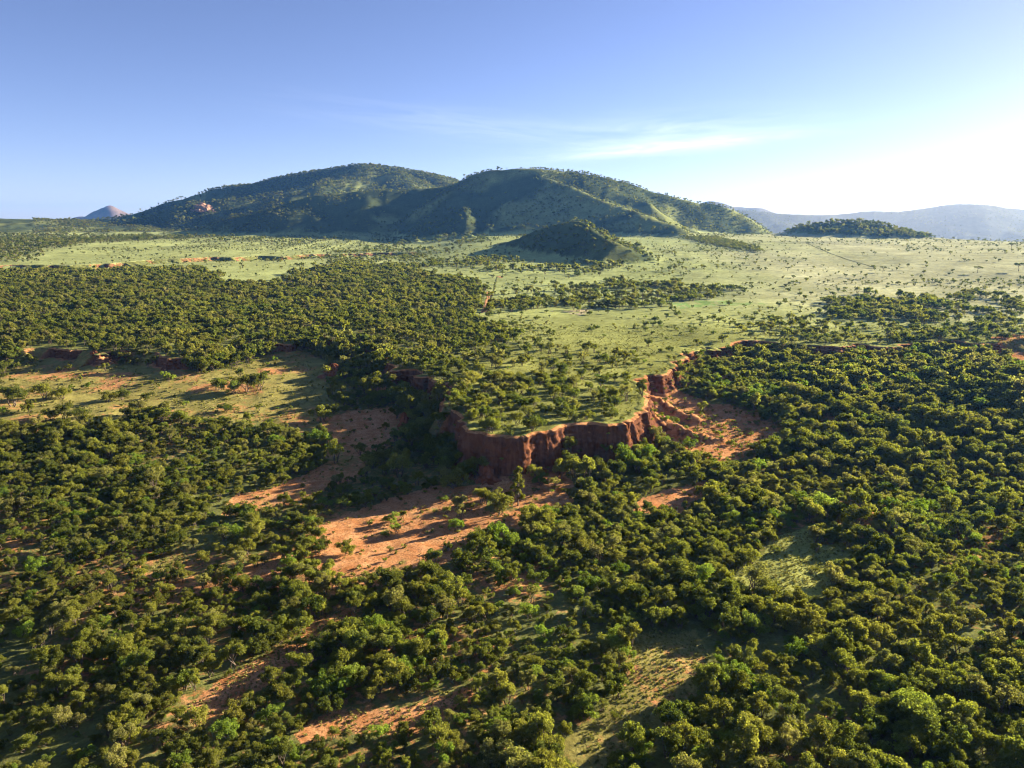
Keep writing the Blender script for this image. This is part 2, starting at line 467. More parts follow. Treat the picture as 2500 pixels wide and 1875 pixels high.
def ground_material():
    m, nt = new_mat('land')
    T = NT(nt)
    out = T.node('ShaderNodeOutputMaterial')
    geo = T.node('ShaderNodeNewGeometry'); pos = geo.outputs['Position']
    colr = T.node('ShaderNodeAttribute', _attribute_name='land_colour').outputs['Color']
    soil = T.node('ShaderNodeAttribute', _attribute_name='soil').outputs['Fac']
    sep = T.node('ShaderNodeSeparateXYZ'); nt.links.new(geo.outputs['Normal'], sep.inputs[0])
    # mottling of grass tufts and bare spots at several sizes
    n1 = T.noise(pos, 1.6, 5, 0.65)
    n2 = T.noise(pos, 0.22, 4, 0.6)
    n3 = T.noise(pos, 0.035, 4, 0.6)
    v = T.math('MULTIPLY', T.rng(n1, 0.3, 0.7, 0.72, 1.28), T.rng(n2, 0.3, 0.7, 0.75, 1.25))
    v = T.math('MULTIPLY', v, T.rng(n3, 0.3, 0.7, 0.78, 1.22))
    v = T.math('MULTIPLY', v, T.rng(T.noise(pos, 0.009, 4, 0.6), 0.3, 0.7, 0.82, 1.18))
    base = T.mix(1.0, colr, T.node('ShaderNodeCombineXYZ', X=v, Y=v, Z=v).outputs[0], 'MULTIPLY')
    # sparse grass over sand, sand through grass
    tuft = T.noise(pos, 0.55, 6, 0.72, dist=0.4)
    fac = T.rng(T.math('ADD', soil, T.math('MULTIPLY', T.math('SUBTRACT', tuft, 0.5), 1.5)), 0.38, 0.62)
    sand_n = T.noise(pos, 0.3, 5, 0.65)
    sand = T.mix(T.rng(sand_n, 0.35, 0.65), (0.40, 0.165, 0.060), (0.56, 0.300, 0.135))
    sand = T.mix(T.rng(n1, 0.50, 0.66), sand, (0.27, 0.125, 0.048))
    sand = T.mix(T.rng(T.noise(pos, 3.2, 3, 0.6), 0.58, 0.68), sand, (0.15, 0.085, 0.030))
    base = T.mix(fac, base, sand)
    # steep red earth, streaked down the face
    mp = T.node('ShaderNodeMapping'); nt.links.new(pos, mp.inputs[0]); mp.inputs['Scale'].default_value = (1.0, 1.0, 0.13)
    st = T.noise(mp.outputs[0], 0.9, 5, 0.65)
    mp2 = T.node('ShaderNodeMapping'); nt.links.new(pos, mp2.inputs[0]); mp2.inputs['Scale'].default_value = (0.08, 0.08, 1.0)
    band = T.noise(mp2.outputs[0], 0.55, 3, 0.5)
    red = T.mix(T.rng(st, 0.33, 0.66), (0.068, 0.029, 0.017), (0.195, 0.082, 0.041))
    red = T.mix(T.rng(band, 0.45, 0.65, 0.0, 0.5), red, (0.17, 0.080, 0.046))
    ero = T.node('ShaderNodeAttribute', _attribute_name='steep').outputs['Fac']
    steep = T.math('MULTIPLY', T.rng(T.math('ADD', sep.outputs['Z'], T.math('MULTIPLY', T.math('SUBTRACT', n2, 0.5), 0.35)), 0.84, 0.70), ero)
    base = T.mix(steep, base, red)
    bs = T.node('ShaderNodeBsdfDiffuse', Roughness=0.0)
    nt.links.new(base, bs.inputs['Color'])
    b1 = T.noise(pos, 1.1, 6, 0.7)
    bump = T.node('ShaderNodeBump', Strength=0.8, Distance=0.24)
    nt.links.new(b1, bump.inputs['Height'])
    bump2 = T.node('ShaderNodeBump', Strength=0.6, Distance=0.5)
    nt.links.new(T.noise(pos, 0.25, 5, 0.65), bump2.inputs['Height'])
    nt.links.new(bump.outputs[0], bump2.inputs['Normal'])
    nt.links.new(bump2.outputs[0], bs.inputs['Normal'])
    nt.links.new(bs.outputs[0], out.inputs['Surface'])
    return m

def leaf_material(name, a, b, c, trans=0.60):
    m, nt = new_mat(name)
    T = NT(nt)
    out = T.node('ShaderNodeOutputMaterial')
    oi = T.node('ShaderNodeObjectInfo')
    lv = T.node('ShaderNodeAttribute', _attribute_name='leaf_tone').outputs['Fac']
    col_ = T.mix(T.rng(oi.outputs['Random'], 0.0, 0.7), a, b)
    loc = T.noise(oi.outputs['Location'], 0.035, 3, 0.6)
    col_ = T.mix(T.rng(loc, 0.42, 0.66, 0.0, 0.8), col_, c)
    k = T.math('MULTIPLY', T.rng(lv, 0, 1, 0.6, 1.4), T.rng(T.math('FRACT', T.math('MULTIPLY', oi.outputs['Random'], 7.31)), 0, 1, 0.75, 1.25))
    col_ = T.mix(1.0, col_, T.node('ShaderNodeCombineXYZ', X=k, Y=k, Z=k).outputs[0], 'MULTIPLY')
    d = T.node('ShaderNodeBsdfDiffuse'); nt.links.new(col_, d.inputs['Color'])
    t = T.node('ShaderNodeBsdfTranslucent')
    nt.links.new(T.mix(1.0, col_, (1.15, 1.25, 0.55), 'MULTIPLY'), t.inputs['Color'])
    mx = T.node('ShaderNodeMixShader', Fac=trans)
    nt.links.new(d.outputs[0], mx.inputs[1]); nt.links.new(t.outputs[0], mx.inputs[2])
    nt.links.new(mx.outputs[0], out.inputs['Surface'])
    return m

def bark_material(name, c1, c2):
    m, nt = new_mat(name); T = NT(nt)
    out = T.node('ShaderNodeOutputMaterial')
    tc = T.node('ShaderNodeTexCoord')
    n = T.noise(tc.outputs['Object'], 3.0, 5, 0.6)
    d = T.node('ShaderNodeBsdfDiffuse'); nt.links.new(T.mix(T.rng(n, 0.35, 0.65), c1, c2), d.inputs['Color'])
    nt.links.new(d.outputs[0], out.inputs['Surface'])
    return m

def rock_material(name, c1, c2, c3, sc_=0.05):
    m, nt = new_mat(name); T = NT(nt)
    out = T.node('ShaderNodeOutputMaterial')
    pos = T.node('ShaderNodeNewGeometry').outputs['Position']
    n = T.noise(pos, sc_, 6, 0.65)
    c = T.mix(T.rng(n, 0.35, 0.65), c1, c2)
    c = T.mix(T.rng(T.noise(pos, sc_ * 5, 5, 0.7), 0.5, 0.7), c, c3)
    d = T.node('ShaderNodeBsdfDiffuse', Roughness=0.0); nt.links.new(c, d.inputs['Color'])
    bp = T.node('ShaderNodeBump', Strength=0.8, Distance=0.3 / (sc_ * 8)); nt.links.new(T.noise(pos, sc_ * 4, 6, 0.7), bp.inputs['Height'])
    nt.links.new(bp.outputs[0], d.inputs['Normal'])
    nt.links.new(d.outputs[0], out.inputs['Surface'])
    return m

M_LAND = ground_material()
M_OLIVE = leaf_material('olive_leaves', (0.225, 0.222, 0.048), (0.165, 0.180, 0.040), (0.250, 0.225, 0.060))
M_DARK = leaf_material('dark_leaves', (0.095, 0.122, 0.030), (0.135, 0.152, 0.038), (0.165, 0.165, 0.046))
M_BRIGHT = leaf_material('bright_leaves', (0.180, 0.255, 0.042), (0.215, 0.250, 0.055), (0.155, 0.210, 0.042))
M_GREY = leaf_material('grey_leaves', (0.245, 0.225, 0.085), (0.205, 0.205, 0.068), (0.260, 0.230, 0.098))
M_BARK = bark_material('grey_bark', (0.10, 0.075, 0.05), (0.20, 0.16, 0.12))
M_ROCK = rock_material('red_rock', (0.26, 0.15, 0.10), (0.37, 0.22, 0.145), (0.12, 0.09, 0.06))
M_FARROCK = rock_material('pale_rock', (0.16, 0.12, 0.10), (0.24, 0.17, 0.14), (0.10, 0.09, 0.07), 0.02)
M_EARTH = rock_material('red_earth', (0.17, 0.060, 0.028), (0.31, 0.120, 0.055), (0.12, 0.045, 0.022), 0.5)

# ------------------------------------------------------------------ mesh helpers
def mesh_np(name, verts, quads, mat=None, smooth_shade=True):
    me = bpy.data.meshes.new(name)
    verts = np.ascontiguousarray(verts, np.float32); quads = np.ascontiguousarray(quads, np.int32)
    n = quads.shape[1]
    me.vertices.add(len(verts)); me.vertices.foreach_set('co', verts.ravel())
    me.loops.add(quads.size); me.loops.foreach_set('vertex_index', quads.ravel())
    me.polygons.add(len(quads))
    me.polygons.foreach_set('loop_start', np.arange(0, quads.size, n, dtype=np.int32))
    me.polygons.foreach_set('loop_total', np.full(len(quads), n, np.int32))
    me.update(calc_edges=True)
    me.polygons.foreach_set('use_smooth', np.full(len(quads), smooth_shade, bool))
    if mat: me.materials.append(mat)
    return me

def attr(me, name, kind, vals, domain='POINT'):
    a = me.attributes.new(name, kind, domain)
    vals = np.ascontiguousarray(vals, np.int32 if kind == 'INT' else np.float32)
    a.data.foreach_set({'FLOAT': 'value', 'INT': 'value', 'FLOAT_COLOR': 'color', 'FLOAT_VECTOR': 'vector'}[kind], vals.ravel())

def link(name, me, parent=None, loc=None):
    o = bpy.data.objects.new(name, me); COL.objects.link(o)
    if parent: o.parent = parent
    if loc is not None: o.location = loc
    return o

def tag(o, label=None, cat=None, group=None, kind=None):
    if label: o['label'] = label
    if cat: o['category'] = cat
    if group: o['group'] = group
    if kind: o['kind'] = kind
    return o

# ------------------------------------------------------------------ colour of the land (what grows or lies there)
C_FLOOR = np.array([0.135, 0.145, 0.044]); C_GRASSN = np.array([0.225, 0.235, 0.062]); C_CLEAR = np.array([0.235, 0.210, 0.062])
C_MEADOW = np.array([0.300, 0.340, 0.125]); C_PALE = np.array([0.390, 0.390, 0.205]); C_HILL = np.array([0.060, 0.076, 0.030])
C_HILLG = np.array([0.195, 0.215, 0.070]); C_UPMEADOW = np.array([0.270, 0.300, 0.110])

def lerp(a, b, t): return a * (1 - t[:, None]) + b * t[:, None]

def land_colour(x, y, who, s):
    r = np.sqrt(x * x + y * y); az = np.arctan2(x, y)
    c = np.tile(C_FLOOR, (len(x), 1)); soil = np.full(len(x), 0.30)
    # low ground
    soil = 0.30 + 0.30 * fbm(x, y, 26, 3, 101)
    lowm = s > -1
    soil = np.where(lowm, soil, 0.05)
    # plateau grass: green near, paling with distance and to the right
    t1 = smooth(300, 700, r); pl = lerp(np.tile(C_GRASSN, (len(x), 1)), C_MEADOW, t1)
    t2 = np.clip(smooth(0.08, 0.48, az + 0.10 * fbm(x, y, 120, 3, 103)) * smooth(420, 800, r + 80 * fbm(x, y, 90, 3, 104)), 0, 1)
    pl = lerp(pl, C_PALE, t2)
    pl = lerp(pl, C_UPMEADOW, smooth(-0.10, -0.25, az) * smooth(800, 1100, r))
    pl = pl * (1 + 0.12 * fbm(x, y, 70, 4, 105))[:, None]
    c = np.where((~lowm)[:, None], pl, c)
    # hills
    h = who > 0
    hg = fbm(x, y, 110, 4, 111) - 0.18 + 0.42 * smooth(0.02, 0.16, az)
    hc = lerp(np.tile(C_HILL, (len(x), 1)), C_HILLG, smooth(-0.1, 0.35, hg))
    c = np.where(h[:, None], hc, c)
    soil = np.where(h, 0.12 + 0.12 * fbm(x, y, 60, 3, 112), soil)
    hk = who == list(RID).index('hillock') + 1
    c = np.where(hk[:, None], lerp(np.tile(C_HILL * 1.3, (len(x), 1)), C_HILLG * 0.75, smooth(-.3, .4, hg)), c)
    fk = who == list(RID).index('far') + 1
    c = np.where(fk[:, None], np.array([0.095, 0.100, 0.065]), c)
    for nm in ('mountain', 'peak'):
        mk = who == list(RID).index(nm) + 1
        c = np.where(mk[:, None], np.array([0.17, 0.15, 0.11]), c)
    near = r < 700
    def put(name, col_, so, warp=3.0):
        nonlocal c, soil
        m = in_area(name, x, y, warp)
        if name in ('badland', 'shadow_bay', 'wash', 'left_clearing', 'cliff_foot'): m &= s > -0.5
        if col_ is not None: c = np.where(m[:, None], col_, c)
        soil = np.where(m, so(x, y) if callable(so) else so, soil)
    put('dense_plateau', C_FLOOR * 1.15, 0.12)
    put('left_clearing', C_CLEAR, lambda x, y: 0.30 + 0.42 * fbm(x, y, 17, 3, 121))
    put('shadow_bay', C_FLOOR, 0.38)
    put('wash', C_CLEAR, lambda x, y: 0.74 + 0.3 * fbm(x, y, 14, 3, 122))
    put('sand_clearing', C_CLEAR, lambda x, y: 0.82 + 0.42 * fbm(x, y, 12, 3, 123) - 0.5 * smooth(15, 40, x))
    put('cliff_foot', C_CLEAR, 0.7)
    put('sand_pocket', C_CLEAR, 0.85); put('badland', C_CLEAR, 0.85); put('far_right_bare', C_CLEAR, 0.8)
    put('grass_strip', C_GRASSN * 1.25, 0.12); put('grass_glade', C_CLEAR, lambda x, y: 0.30 + 0.25 * fbm(x, y, 8, 3, 124)); put('glade_tail', C_CLEAR, 0.35)
    for nm in ('track_gap', 'track_gap_low', 'upper_gap'): put(nm, C_CLEAR, 0.75, 1.5)
    put('little_gap', C_CLEAR, 0.4, 1.5)
    put('bright_patch', np.array([0.20, 0.30, 0.09]), 0.0, 8.0); put('bright_patch2', np.array([0.22, 0.31, 0.10]), 0.0, 8.0)
    put('bare_patch', np.array([0.40, 0.34, 0.20]), 0.1, 6.0)
    return np.clip(c, 0.01, 0.8), np.clip(soil, 0, 1)

# ------------------------------------------------------------------ the land as one continuous sheet, cut where the hills start
NA = 860
azs = np.radians(np.linspace(-54, 54, NA))
rs = np.concatenate([np.geomspace(45, 460, 430)[:-1], np.geomspace(460, 12000, 330)])
AZ, RR = np.meshgrid(azs, rs)
X = (RR * np.sin(AZ)).ravel(); Y = (RR * np.cos(AZ)).ravel()
Z, WHO, S = height(X, Y, True)
Z = Z - 25.0 * smooth(8000, 12000, np.sqrt(X * X + Y * Y))
LC, SO = land_colour(X, Y, WHO, S)
nr = len(rs)
idx = np.arange(nr * NA).reshape(nr, NA)
Q = np.stack([idx[:-1, :-1], idx[:-1, 1:], idx[1:, 1:], idx[1:, :-1]], -1).reshape(-1, 4)
V3 = np.stack([X, Y, Z], -1)
names = ['ground'] + list(RID)
merge = {'mainspur': 'main', 'backspur': 'back', 'backspur_high': 'back'}
code = np.array([names.index(merge.get(n, n)) for n in names])
FW = code[WHO][Q].max(1)

def sheet(obj_name, mask, label=None, mat=M_LAND):
    q = Q[mask]
    if not len(q): return
    used = np.unique(q); remap = np.full(len(V3), -1, np.int64); remap[used] = np.arange(len(used))
    me = mesh_np(obj_name, V3[used], remap[q], mat)
    attr(me, 'land_colour', 'FLOAT_COLOR', np.concatenate([LC[used], np.ones((len(used), 1))], 1))
    attr(me, 'soil', 'FLOAT', SO[used])
    attr(me, 'steep', 'FLOAT', smooth(1600, 1200, np.sqrt(X[used] ** 2 + Y[used] ** 2)) * (np.abs(S[used]) < 30) + 0.7 * (np.abs(edge2_s(X[used], Y[used])) < 20))
    o = link(obj_name, me)
    tag(o, label, kind='structure')
    return o

sheet('ground', FW == 0, 'red earth lowland and green plateau reaching back to the hills')
sheet('hill', FW == names.index('main'), 'big rounded hill in the centre, left flank in blue shadow, right flank grassy')
sheet('hill', FW == names.index('back'), 'wooded hill behind the big central hill, highest point on the left')
sheet('hill', FW == names.index('hillock'), 'small pointed green hillock standing before the big central hill')
sheet('hill', FW == names.index('knoll'), 'low dark wooded knoll at the right edge of the plain')
sheet('hill', FW == names.index('far'), 'long hazy blue ridge along the right horizon')
sheet('hill', FW == names.index('peak'), 'small hazy peak just right of the big hill')
sheet('mountain', FW == names.index('mountain'), 'small distant rocky mountain on the left horizon', M_FARROCK)
sheet('hill', FW == names.index('rise'), 'low gentle rise on the far left horizon')

# ------------------------------------------------------------------ escarpment faces
def build_cliff(name, line, tarc, label, hmin, fl=1.0, step_rows=34, back=5.0):
    nx = np.gradient(line[:, 1]); ny = -np.gradient(line[:, 0])
    for _ in range(6):
        nx[1:-1] = (nx[:-2] + nx[1:-1] * 2 + nx[2:]) / 4; ny[1:-1] = (ny[:-2] + ny[1:-1] * 2 + ny[2:]) / 4
    nn = np.sqrt(nx * nx + ny * ny) + 1e-9; nx /= nn; ny /= nn
    top = plain(line[:, 0], line[:, 1]) if fl == 1.0 else height(line[:, 0] - nx * back * fl, line[:, 1] - ny * back * fl)
    foot_d = 9.0 * fl
    bot = np.minimum(height(line[:, 0] + nx * foot_d, line[:, 1] + ny * foot_d), top - hmin)
    for _ in range(10):
        top[1:-1] = (top[:-2] + 2 * top[1:-1] + top[2:]) / 4; bot[1:-1] = (bot[:-2] + 2 * bot[1:-1] + bot[2:]) / 4
    h = top - bot
    u = tarc; n = len(u)
    frac_face = 0.70 + 0.12 * fbm(u, u * 0, 18 * fl, 3, 131)
    rows = []
    def add(sv, zv): rows.append((sv, zv))
    rough_top = 0.25 * fbm(u, u * 0, 6, 3, 130)
    dist = np.sqrt(line[:, 0] ** 2 + line[:, 1] ** 2)
    lim = np.where((np.abs(line[:, 0] - 0) < 22) | ((line[:, 0] > 22) & (line[:, 0] < 90) & (line[:, 1] < 330)), 1.6, np.where(dist > 330, np.where(line[:, 0] > 0, 0.22, 0.05), 0.36)) if fl == 1.0 else np.full(n, -0.10)
    slump = smooth(lim, lim + 0.30, fbm(u, u * 0, 23 * fl, 3, 139))
    add(np.full(n, -back * fl), top - 0.6)
    add(np.full(n, -back * 0.8 * fl), top + 0.04)
    add(np.full(n, -back * 0.4 * fl), top + 0.10 + 0.3 * rough_top)
    add(np.full(n, -0.9 * fl) + 0.3 * rough_top, top + 0.08 + 0.5 * rough_top)
    add(-0.25 * fl + 0.4 * rough_top, top - 0.15 + 0.6 * rough_top)
    nf = step_rows
    for k in range(nf + 1):
        f = k / nf
        zv = top - 0.25 - f * frac_face * h
        but = 1.5 * fbm(u, zv * 0.35, 9 * fl, 3, 132)
        flute = ridged(u, zv * 0.10 + 3, 2.1 * fl, 2, 133)
        fine = fbm(u, zv, 0.9 * fl, 2, 134)
        ledge = 0.5 * fbm(zv, u * 0.06, 1.3 * fl, 2, 135)
        sv = fl * (0.1 + 1.7 * f ** 1.4 + (but * (0.35 + 0.65 * f) + 1.15 * (flute - 0.5) + 0.30 * fine + 0.5 * ledge) * min(1, 0.25 + 3 * f))
        add(sv, zv)
    face_s = rows[-1][0]
    nt_ = 14
    for k in range(1, nt_ + 1):
        f = k / nt_
        rill = ridged(u, np.full(n, f * 1.2), 3.4 * fl, 3, 136)
        zv = (top - 0.25 - frac_face * h) * (1 - f) + (bot - 0.5) * f
        zv = zv - (1 - frac_face) * h * 0.28 * math.sin(math.pi * f) + 0.9 * fl * (rill - 0.5) * math.sin(math.pi * min(1, f * 1.1))
        spread = foot_d * (0.9 + 0.35 * fbm(u, u * 0, 15, 2, 137))
        sv = face_s * (1 - f) + spread * f + 0.5 * fl * (rill - 0.5)
        add(sv, zv)
    Sx = np.stack([r[0] for r in rows]); Zx = np.stack([r[1] for r in rows])
    notch = np.clip(ridged(u, u * 0 + 5.0, 8.0 * fl, 2, 143) - 0.70, 0, 1) * 3.6 + 0.35 * np.abs(fbm(u, u * 0, 2.5 * fl, 2, 144))
    for j in range(2, nf // 2 + 5):
        fade = min(1.0, (j - 1) / 3.0) * (1 - max(0, j - 6) / (nf // 2))
        Zx[j] = Zx[j] - notch * 1.7 * fl * fade * (0.5 if j < 4 else 1); Sx[j] = Sx[j] - notch * 1.5 * fl * fade
    for j in range(5, len(rows)):
        f = (j - 4) / (len(rows) - 5)
        rough = 0.9 * fl * (ridged(u, np.full(n, f * 2.5), 4.0 * fl, 3, 140) - 0.5) * math.sin(math.pi * f) + 0.4 * fl * fbm(u, np.full(n, f * 12), 2.0 * fl, 2, 141)
        ss = (-2.4 + (spread / fl + 2.4) * f ** 0.9) * fl + 1.2 * fl * fbm(u, np.full(n, f * 2), 7 * fl, 2, 142) * math.sin(math.pi * f)
        zz = top - 0.05 - (h + 0.45) * (0.25 * f + 0.75 * f * f * (3 - 2 * f)) + rough
        Sx[j] = Sx[j] * (1 - slump) + ss * slump; Zx[j] = Zx[j] * (1 - slump) + zz * slump
    vx = line[:, 0] + nx * Sx; vy = line[:, 1] + ny * Sx
    # where the line bends back on itself, sink what would lie across the bend
    sd_ = edge_s(vx.ravel(), vy.ravel()).reshape(vx.shape) if fl == 1.0 else Sx
    rk = np.arange(len(rows))[:, None]
    bad = ((Sx > 2.5) & (sd_ < 0.4 * Sx) & (rk > 5 + nf))
    if bad.any(): Zx = np.where(bad, np.minimum(Zx, height(vx.ravel(), vy.ravel()).reshape(vx.shape) - 0.5), Zx)
    v = np.stack([vx, vy, Zx], -1).reshape(-1, 3)
    R_ = len(rows)
    ii = np.arange(R_ * n).reshape(R_, n)
    q = np.stack([ii[:-1, :-1], ii[1:, :-1], ii[1:, 1:], ii[:-1, 1:]], -1).reshape(-1, 4)
    me = mesh_np(name, v, q, M_LAND)
    xs, ys = v[:, 0], v[:, 1]
    c, so = land_colour(xs, ys, np.zeros(len(xs), int), np.where(np.arange(len(xs)) // n < 6, -5.0, 5.0))
    rown = np.arange(len(xs)) // n
    sl_ = np.tile(slump, R_)
    so = np.where(rown >= 3, np.maximum(so, 0.95 - 0.55 * smooth(nf + 8, R_ - 1, rown)) * (1 - 0.62 * sl_), so * 0.6)
    attr(me, 'land_colour', 'FLOAT_COLOR', np.concatenate([c, np.ones((len(xs), 1))], 1))
    if fl > 1: so = so * 0.5
    attr(me, 'soil', 'FLOAT', np.clip(so, 0, 1)); attr(me, 'steep', 'FLOAT', 1.0 - 0.75 * sl_)
    o = link(name, me); tag(o, label, kind='structure')
    return o

CLIFF = build_cliff('cliff', EDGE, tE, 'fluted red earth cliff cutting between the lowland bush and the plateau', 5.0)
build_cliff('cliff', EDGE2, tE2, 'low far red earth bank along the front of the left meadow', 4.0, 1.6, 14, 4.0)

# ------------------------------------------------------------------ tree shapes
def leaf_quads(g, centers, radii, squash, n_leaf, size, shell=0.35, up=0.35):
    """leaf-sized faces spread through a set of clumps; returns verts (4n,3) and a tone per vert"""
    w = np.asarray(radii) ** 2; w = w / w.sum()
    k = g.choice(len(radii), n_leaf, p=w)
    d = g.normal(size=(n_leaf, 3)); d[:, 2] = d[:, 2] + up * 0.6
    d /= np.linalg.norm(d, axis=1)[:, None]
    rr = shell + (1.12 - shell) * g.random(n_leaf) ** 0.6
    c = np.asarray(centers)[k]; r = np.asarray(radii)[k]
    p = c + d * (r * rr)[:, None] * np.array([1, 1, squash])
    nrm = d + g.normal(size=(n_leaf, 3)) * 1.0; nrm[:, 2] += up
    nrm /= np.linalg.norm(nrm, axis=1)[:, None]
    t = np.cross(nrm, g.normal(size=(n_leaf, 3))); t /= np.linalg.norm(t, axis=1)[:, None] + 1e-9
    b = np.cross(nrm, t)
    s = size * (0.6 + 0.8 * g.random(n_leaf))
    t = t * s[:, None] * 0.62; b = b * s[:, None] * 0.42
    v = np.stack([p - t, p + b + nrm * (s * 0.08)[:, None], p + t, p - b + nrm * (s * 0.08)[:, None]], 1).reshape(-1, 3)
    tone = np.repeat(np.clip(0.5 + 0.22 * g.normal(size=n_leaf), 0, 1), 4)
    return v, tone

def tube(path, radii, sides=5):
    path = np.asarray(path, float); n = len(path)
    vs = []
    for i in range(n):
        d = path[min(i + 1, n - 1)] - path[max(i - 1, 0)]; d /= np.linalg.norm(d) + 1e-9
        a = np.cross(d, [0.3, 1, 0.1]); a /= np.linalg.norm(a); b = np.cross(d, a)
        for k in range(sides):
            th = 2 * math.pi * k / sides
            vs.append(path[i] + radii[i] * (a * math.cos(th) + b * math.sin(th)))
    q = [(i * sides + k, i * sides + (k + 1) % sides, (i + 1) * sides + (k + 1) % sides, (i + 1) * sides + k) for i in range(n - 1) for k in range(sides)]
    return np.array(vs), np.array(q)

def tree_arrays(g, form, n_leaf, size, n_clump):
    """unit tree about 5 m wide; returns crown verts, tone, trunk verts, trunk quads"""
    C = []; R = []
    if form == 'round':
        H, W, base, cr = 4.4, 2.3, 1.0, 1.0
    elif form == 'tall':
        H, W, base, cr = 5.4, 1.9, 1.2, 0.95
    elif form == 'open':
        H, W, base, cr = 4.8, 2.2, 1.9, 0.85
    elif form == 'broad':
        H, W, base, cr = 3.3, 2.6, 0.6, 1.0
    elif form == 'shrub':
        H, W, base, cr = 2.5, 1.7, 0.5, 0.75
    elif form == 'umbrella':
        H, W, base, cr = 5.0, 3.0, 3.7, 0.75
    elif form == 'tiered':
        H, W, base, cr = 13.0, 2.6, 3.0, 1.15
    elif form == 'palm':
        H, W, base, cr = 9.0, 2.3, 6.8, 1.0
    nl_ = {'round': 5, 'tall': 4, 'broad': 6, 'shrub': 3, 'open': 5}.get(form, 1)
    lobes = []
    for j in range(nl_):
        a = 6.283 * (j + 0.7 * g.random()) / nl_; k = 0.25 + 0.5 * g.random()
        lobes.append((W * k * math.cos(a), W * k * math.sin(a), base + (H - base) * (0.25 + 0.5 * g.random() * (1.25 - k)), W * (0.36 + 0.24 * g.random())))
    for i in range(n_clump):
        a = g.random() * 6.283; f = (i + 0.5) / n_clump
        if form == 'tiered':
            z = base + (H - base) * f
            rad = W * (1 - 0.62 * f) * (0.45 + 0.55 * g.random()); px_, py_ = rad * math.cos(a), rad * math.sin(a)
        elif form == 'umbrella':
            rad = W * math.sqrt(g.random()) * 0.92; z = base + 0.75 * (1 - (rad / W) ** 2) + 0.25 * g.random(); px_, py_ = rad * math.cos(a), rad * math.sin(a)
        elif form == 'palm':
            rad = W * 0.75 * math.sqrt(g.random()); z = base + (H - base) * (0.3 + 0.5 * g.random()); px_, py_ = rad * math.cos(a), rad * math.sin(a)
        else:
            lx, ly, lz, lr = lobes[i % nl_]
            d = g.normal(size=3); d[2] = abs(d[2]) * 1.1 - 0.25; d /= np.linalg.norm(d)
            q_ = lr * (0.55 + 0.45 * g.random())
            px_, py_, z = lx + d[0] * q_, ly + d[1] * q_, max(0.3, lz + d[2] * q_ * (1.5 if form == 'tall' else 1.1))
        C.append((px_, py_, z)); R.append(cr * (0.30 + 0.5 * g.random()))
    C = np.array(C); R = np.array(R)
    cv, tone = leaf_quads(g, C, R, 0.62 if form == 'umbrella' else 0.85, n_leaf, size)
    cv[:, 2] = np.maximum(cv[:, 2], 0.06)
    # stems
    TV = []; TQ = []; off = 0
    stems = {'round': 3, 'tall': 2, 'open': 3, 'broad': 4, 'shrub': 4, 'umbrella': 1, 'tiered': 1, 'palm': 1}[form]
    ends = g.choice(len(C), min(len(C), {'umbrella': 7, 'tiered': 9, 'palm': 4}.get(form, 6)), replace=False)
    fork = np.array([0.1 * g.normal(), 0.1 * g.normal(), base * (0.75 if form in ('umbrella', 'palm') else 0.45)])
    r0 = {'tiered': 0.26, 'palm': 0.22}.get(form, 0.15)
    def put(path, rad):
        nonlocal off
        v, q = tube(path, rad)
        TV.append(v); TQ.append(q + off); off += len(v)
    if stems == 1:
        topz = H * 0.9 if form == 'tiered' else fork[2]
        put([(0, 0, -0.4), (0.04, 0.03, fork[2] * 0.5), fork, (fork[0] + .1, fork[1], topz + 0.05)], [r0 * 1.25, r0, r0 * 0.85, r0 * 0.3 if form == 'tiered' else r0 * 0.8])
        for e in ends:
            s0 = fork if form != 'tiered' else np.array([fork[0], fork[1], C[e][2] * 0.8])
            put([s0, (s0 + C[e]) / 2 + [0, 0, -0.1], C[e]], [r0 * 0.6, r0 * 0.4, r0 * 0.15])
    else:
        for j in range(stems):
            a = 6.283 * j / stems + g.random(); b_ = np.array([0.25 * math.cos(a), 0.25 * math.sin(a), -0.35])
            f2 = b_ * [2.2, 2.2, 0] + [0, 0, fork[2] * (0.9 + 0.4 * g.random())]
            put([b_, (b_ + f2) / 2 + 0.06 * g.normal(size=3), f2], [r0, r0 * 0.85, r0 * 0.7])
            for e in ends[j::stems]:
                put([f2, (f2 + C[e]) / 2 + 0.12 * g.normal(size=3), C[e]], [r0 * 0.6, r0 * 0.4, r0 * 0.15])
    return cv, tone, np.concatenate(TV), np.concatenate(TQ)

def crown_mesh(name, cv, tone, mat):
    q = np.arange(len(cv)).reshape(-1, 4)
    me = mesh_np(name, cv, q, mat, False); attr(me, 'leaf_tone', 'FLOAT', tone)
    return me

def joined_mesh(name, cv, tone, tv, tq, mat):
    q = np.concatenate([np.arange(len(cv)).reshape(-1, 4), tq + len(cv)])
    me = mesh_np(name, np.concatenate([cv, tv]), q, mat, False)
    me.materials.append(M_BARK)
    mi = np.zeros(len(q), np.int32); mi[len(cv) // 4:] = 1
    me.polygons.foreach_set('material_index', mi)
    attr(me, 'leaf_tone', 'FLOAT', np.concatenate([tone, np.full(len(tv), 0.5)]))
    return me

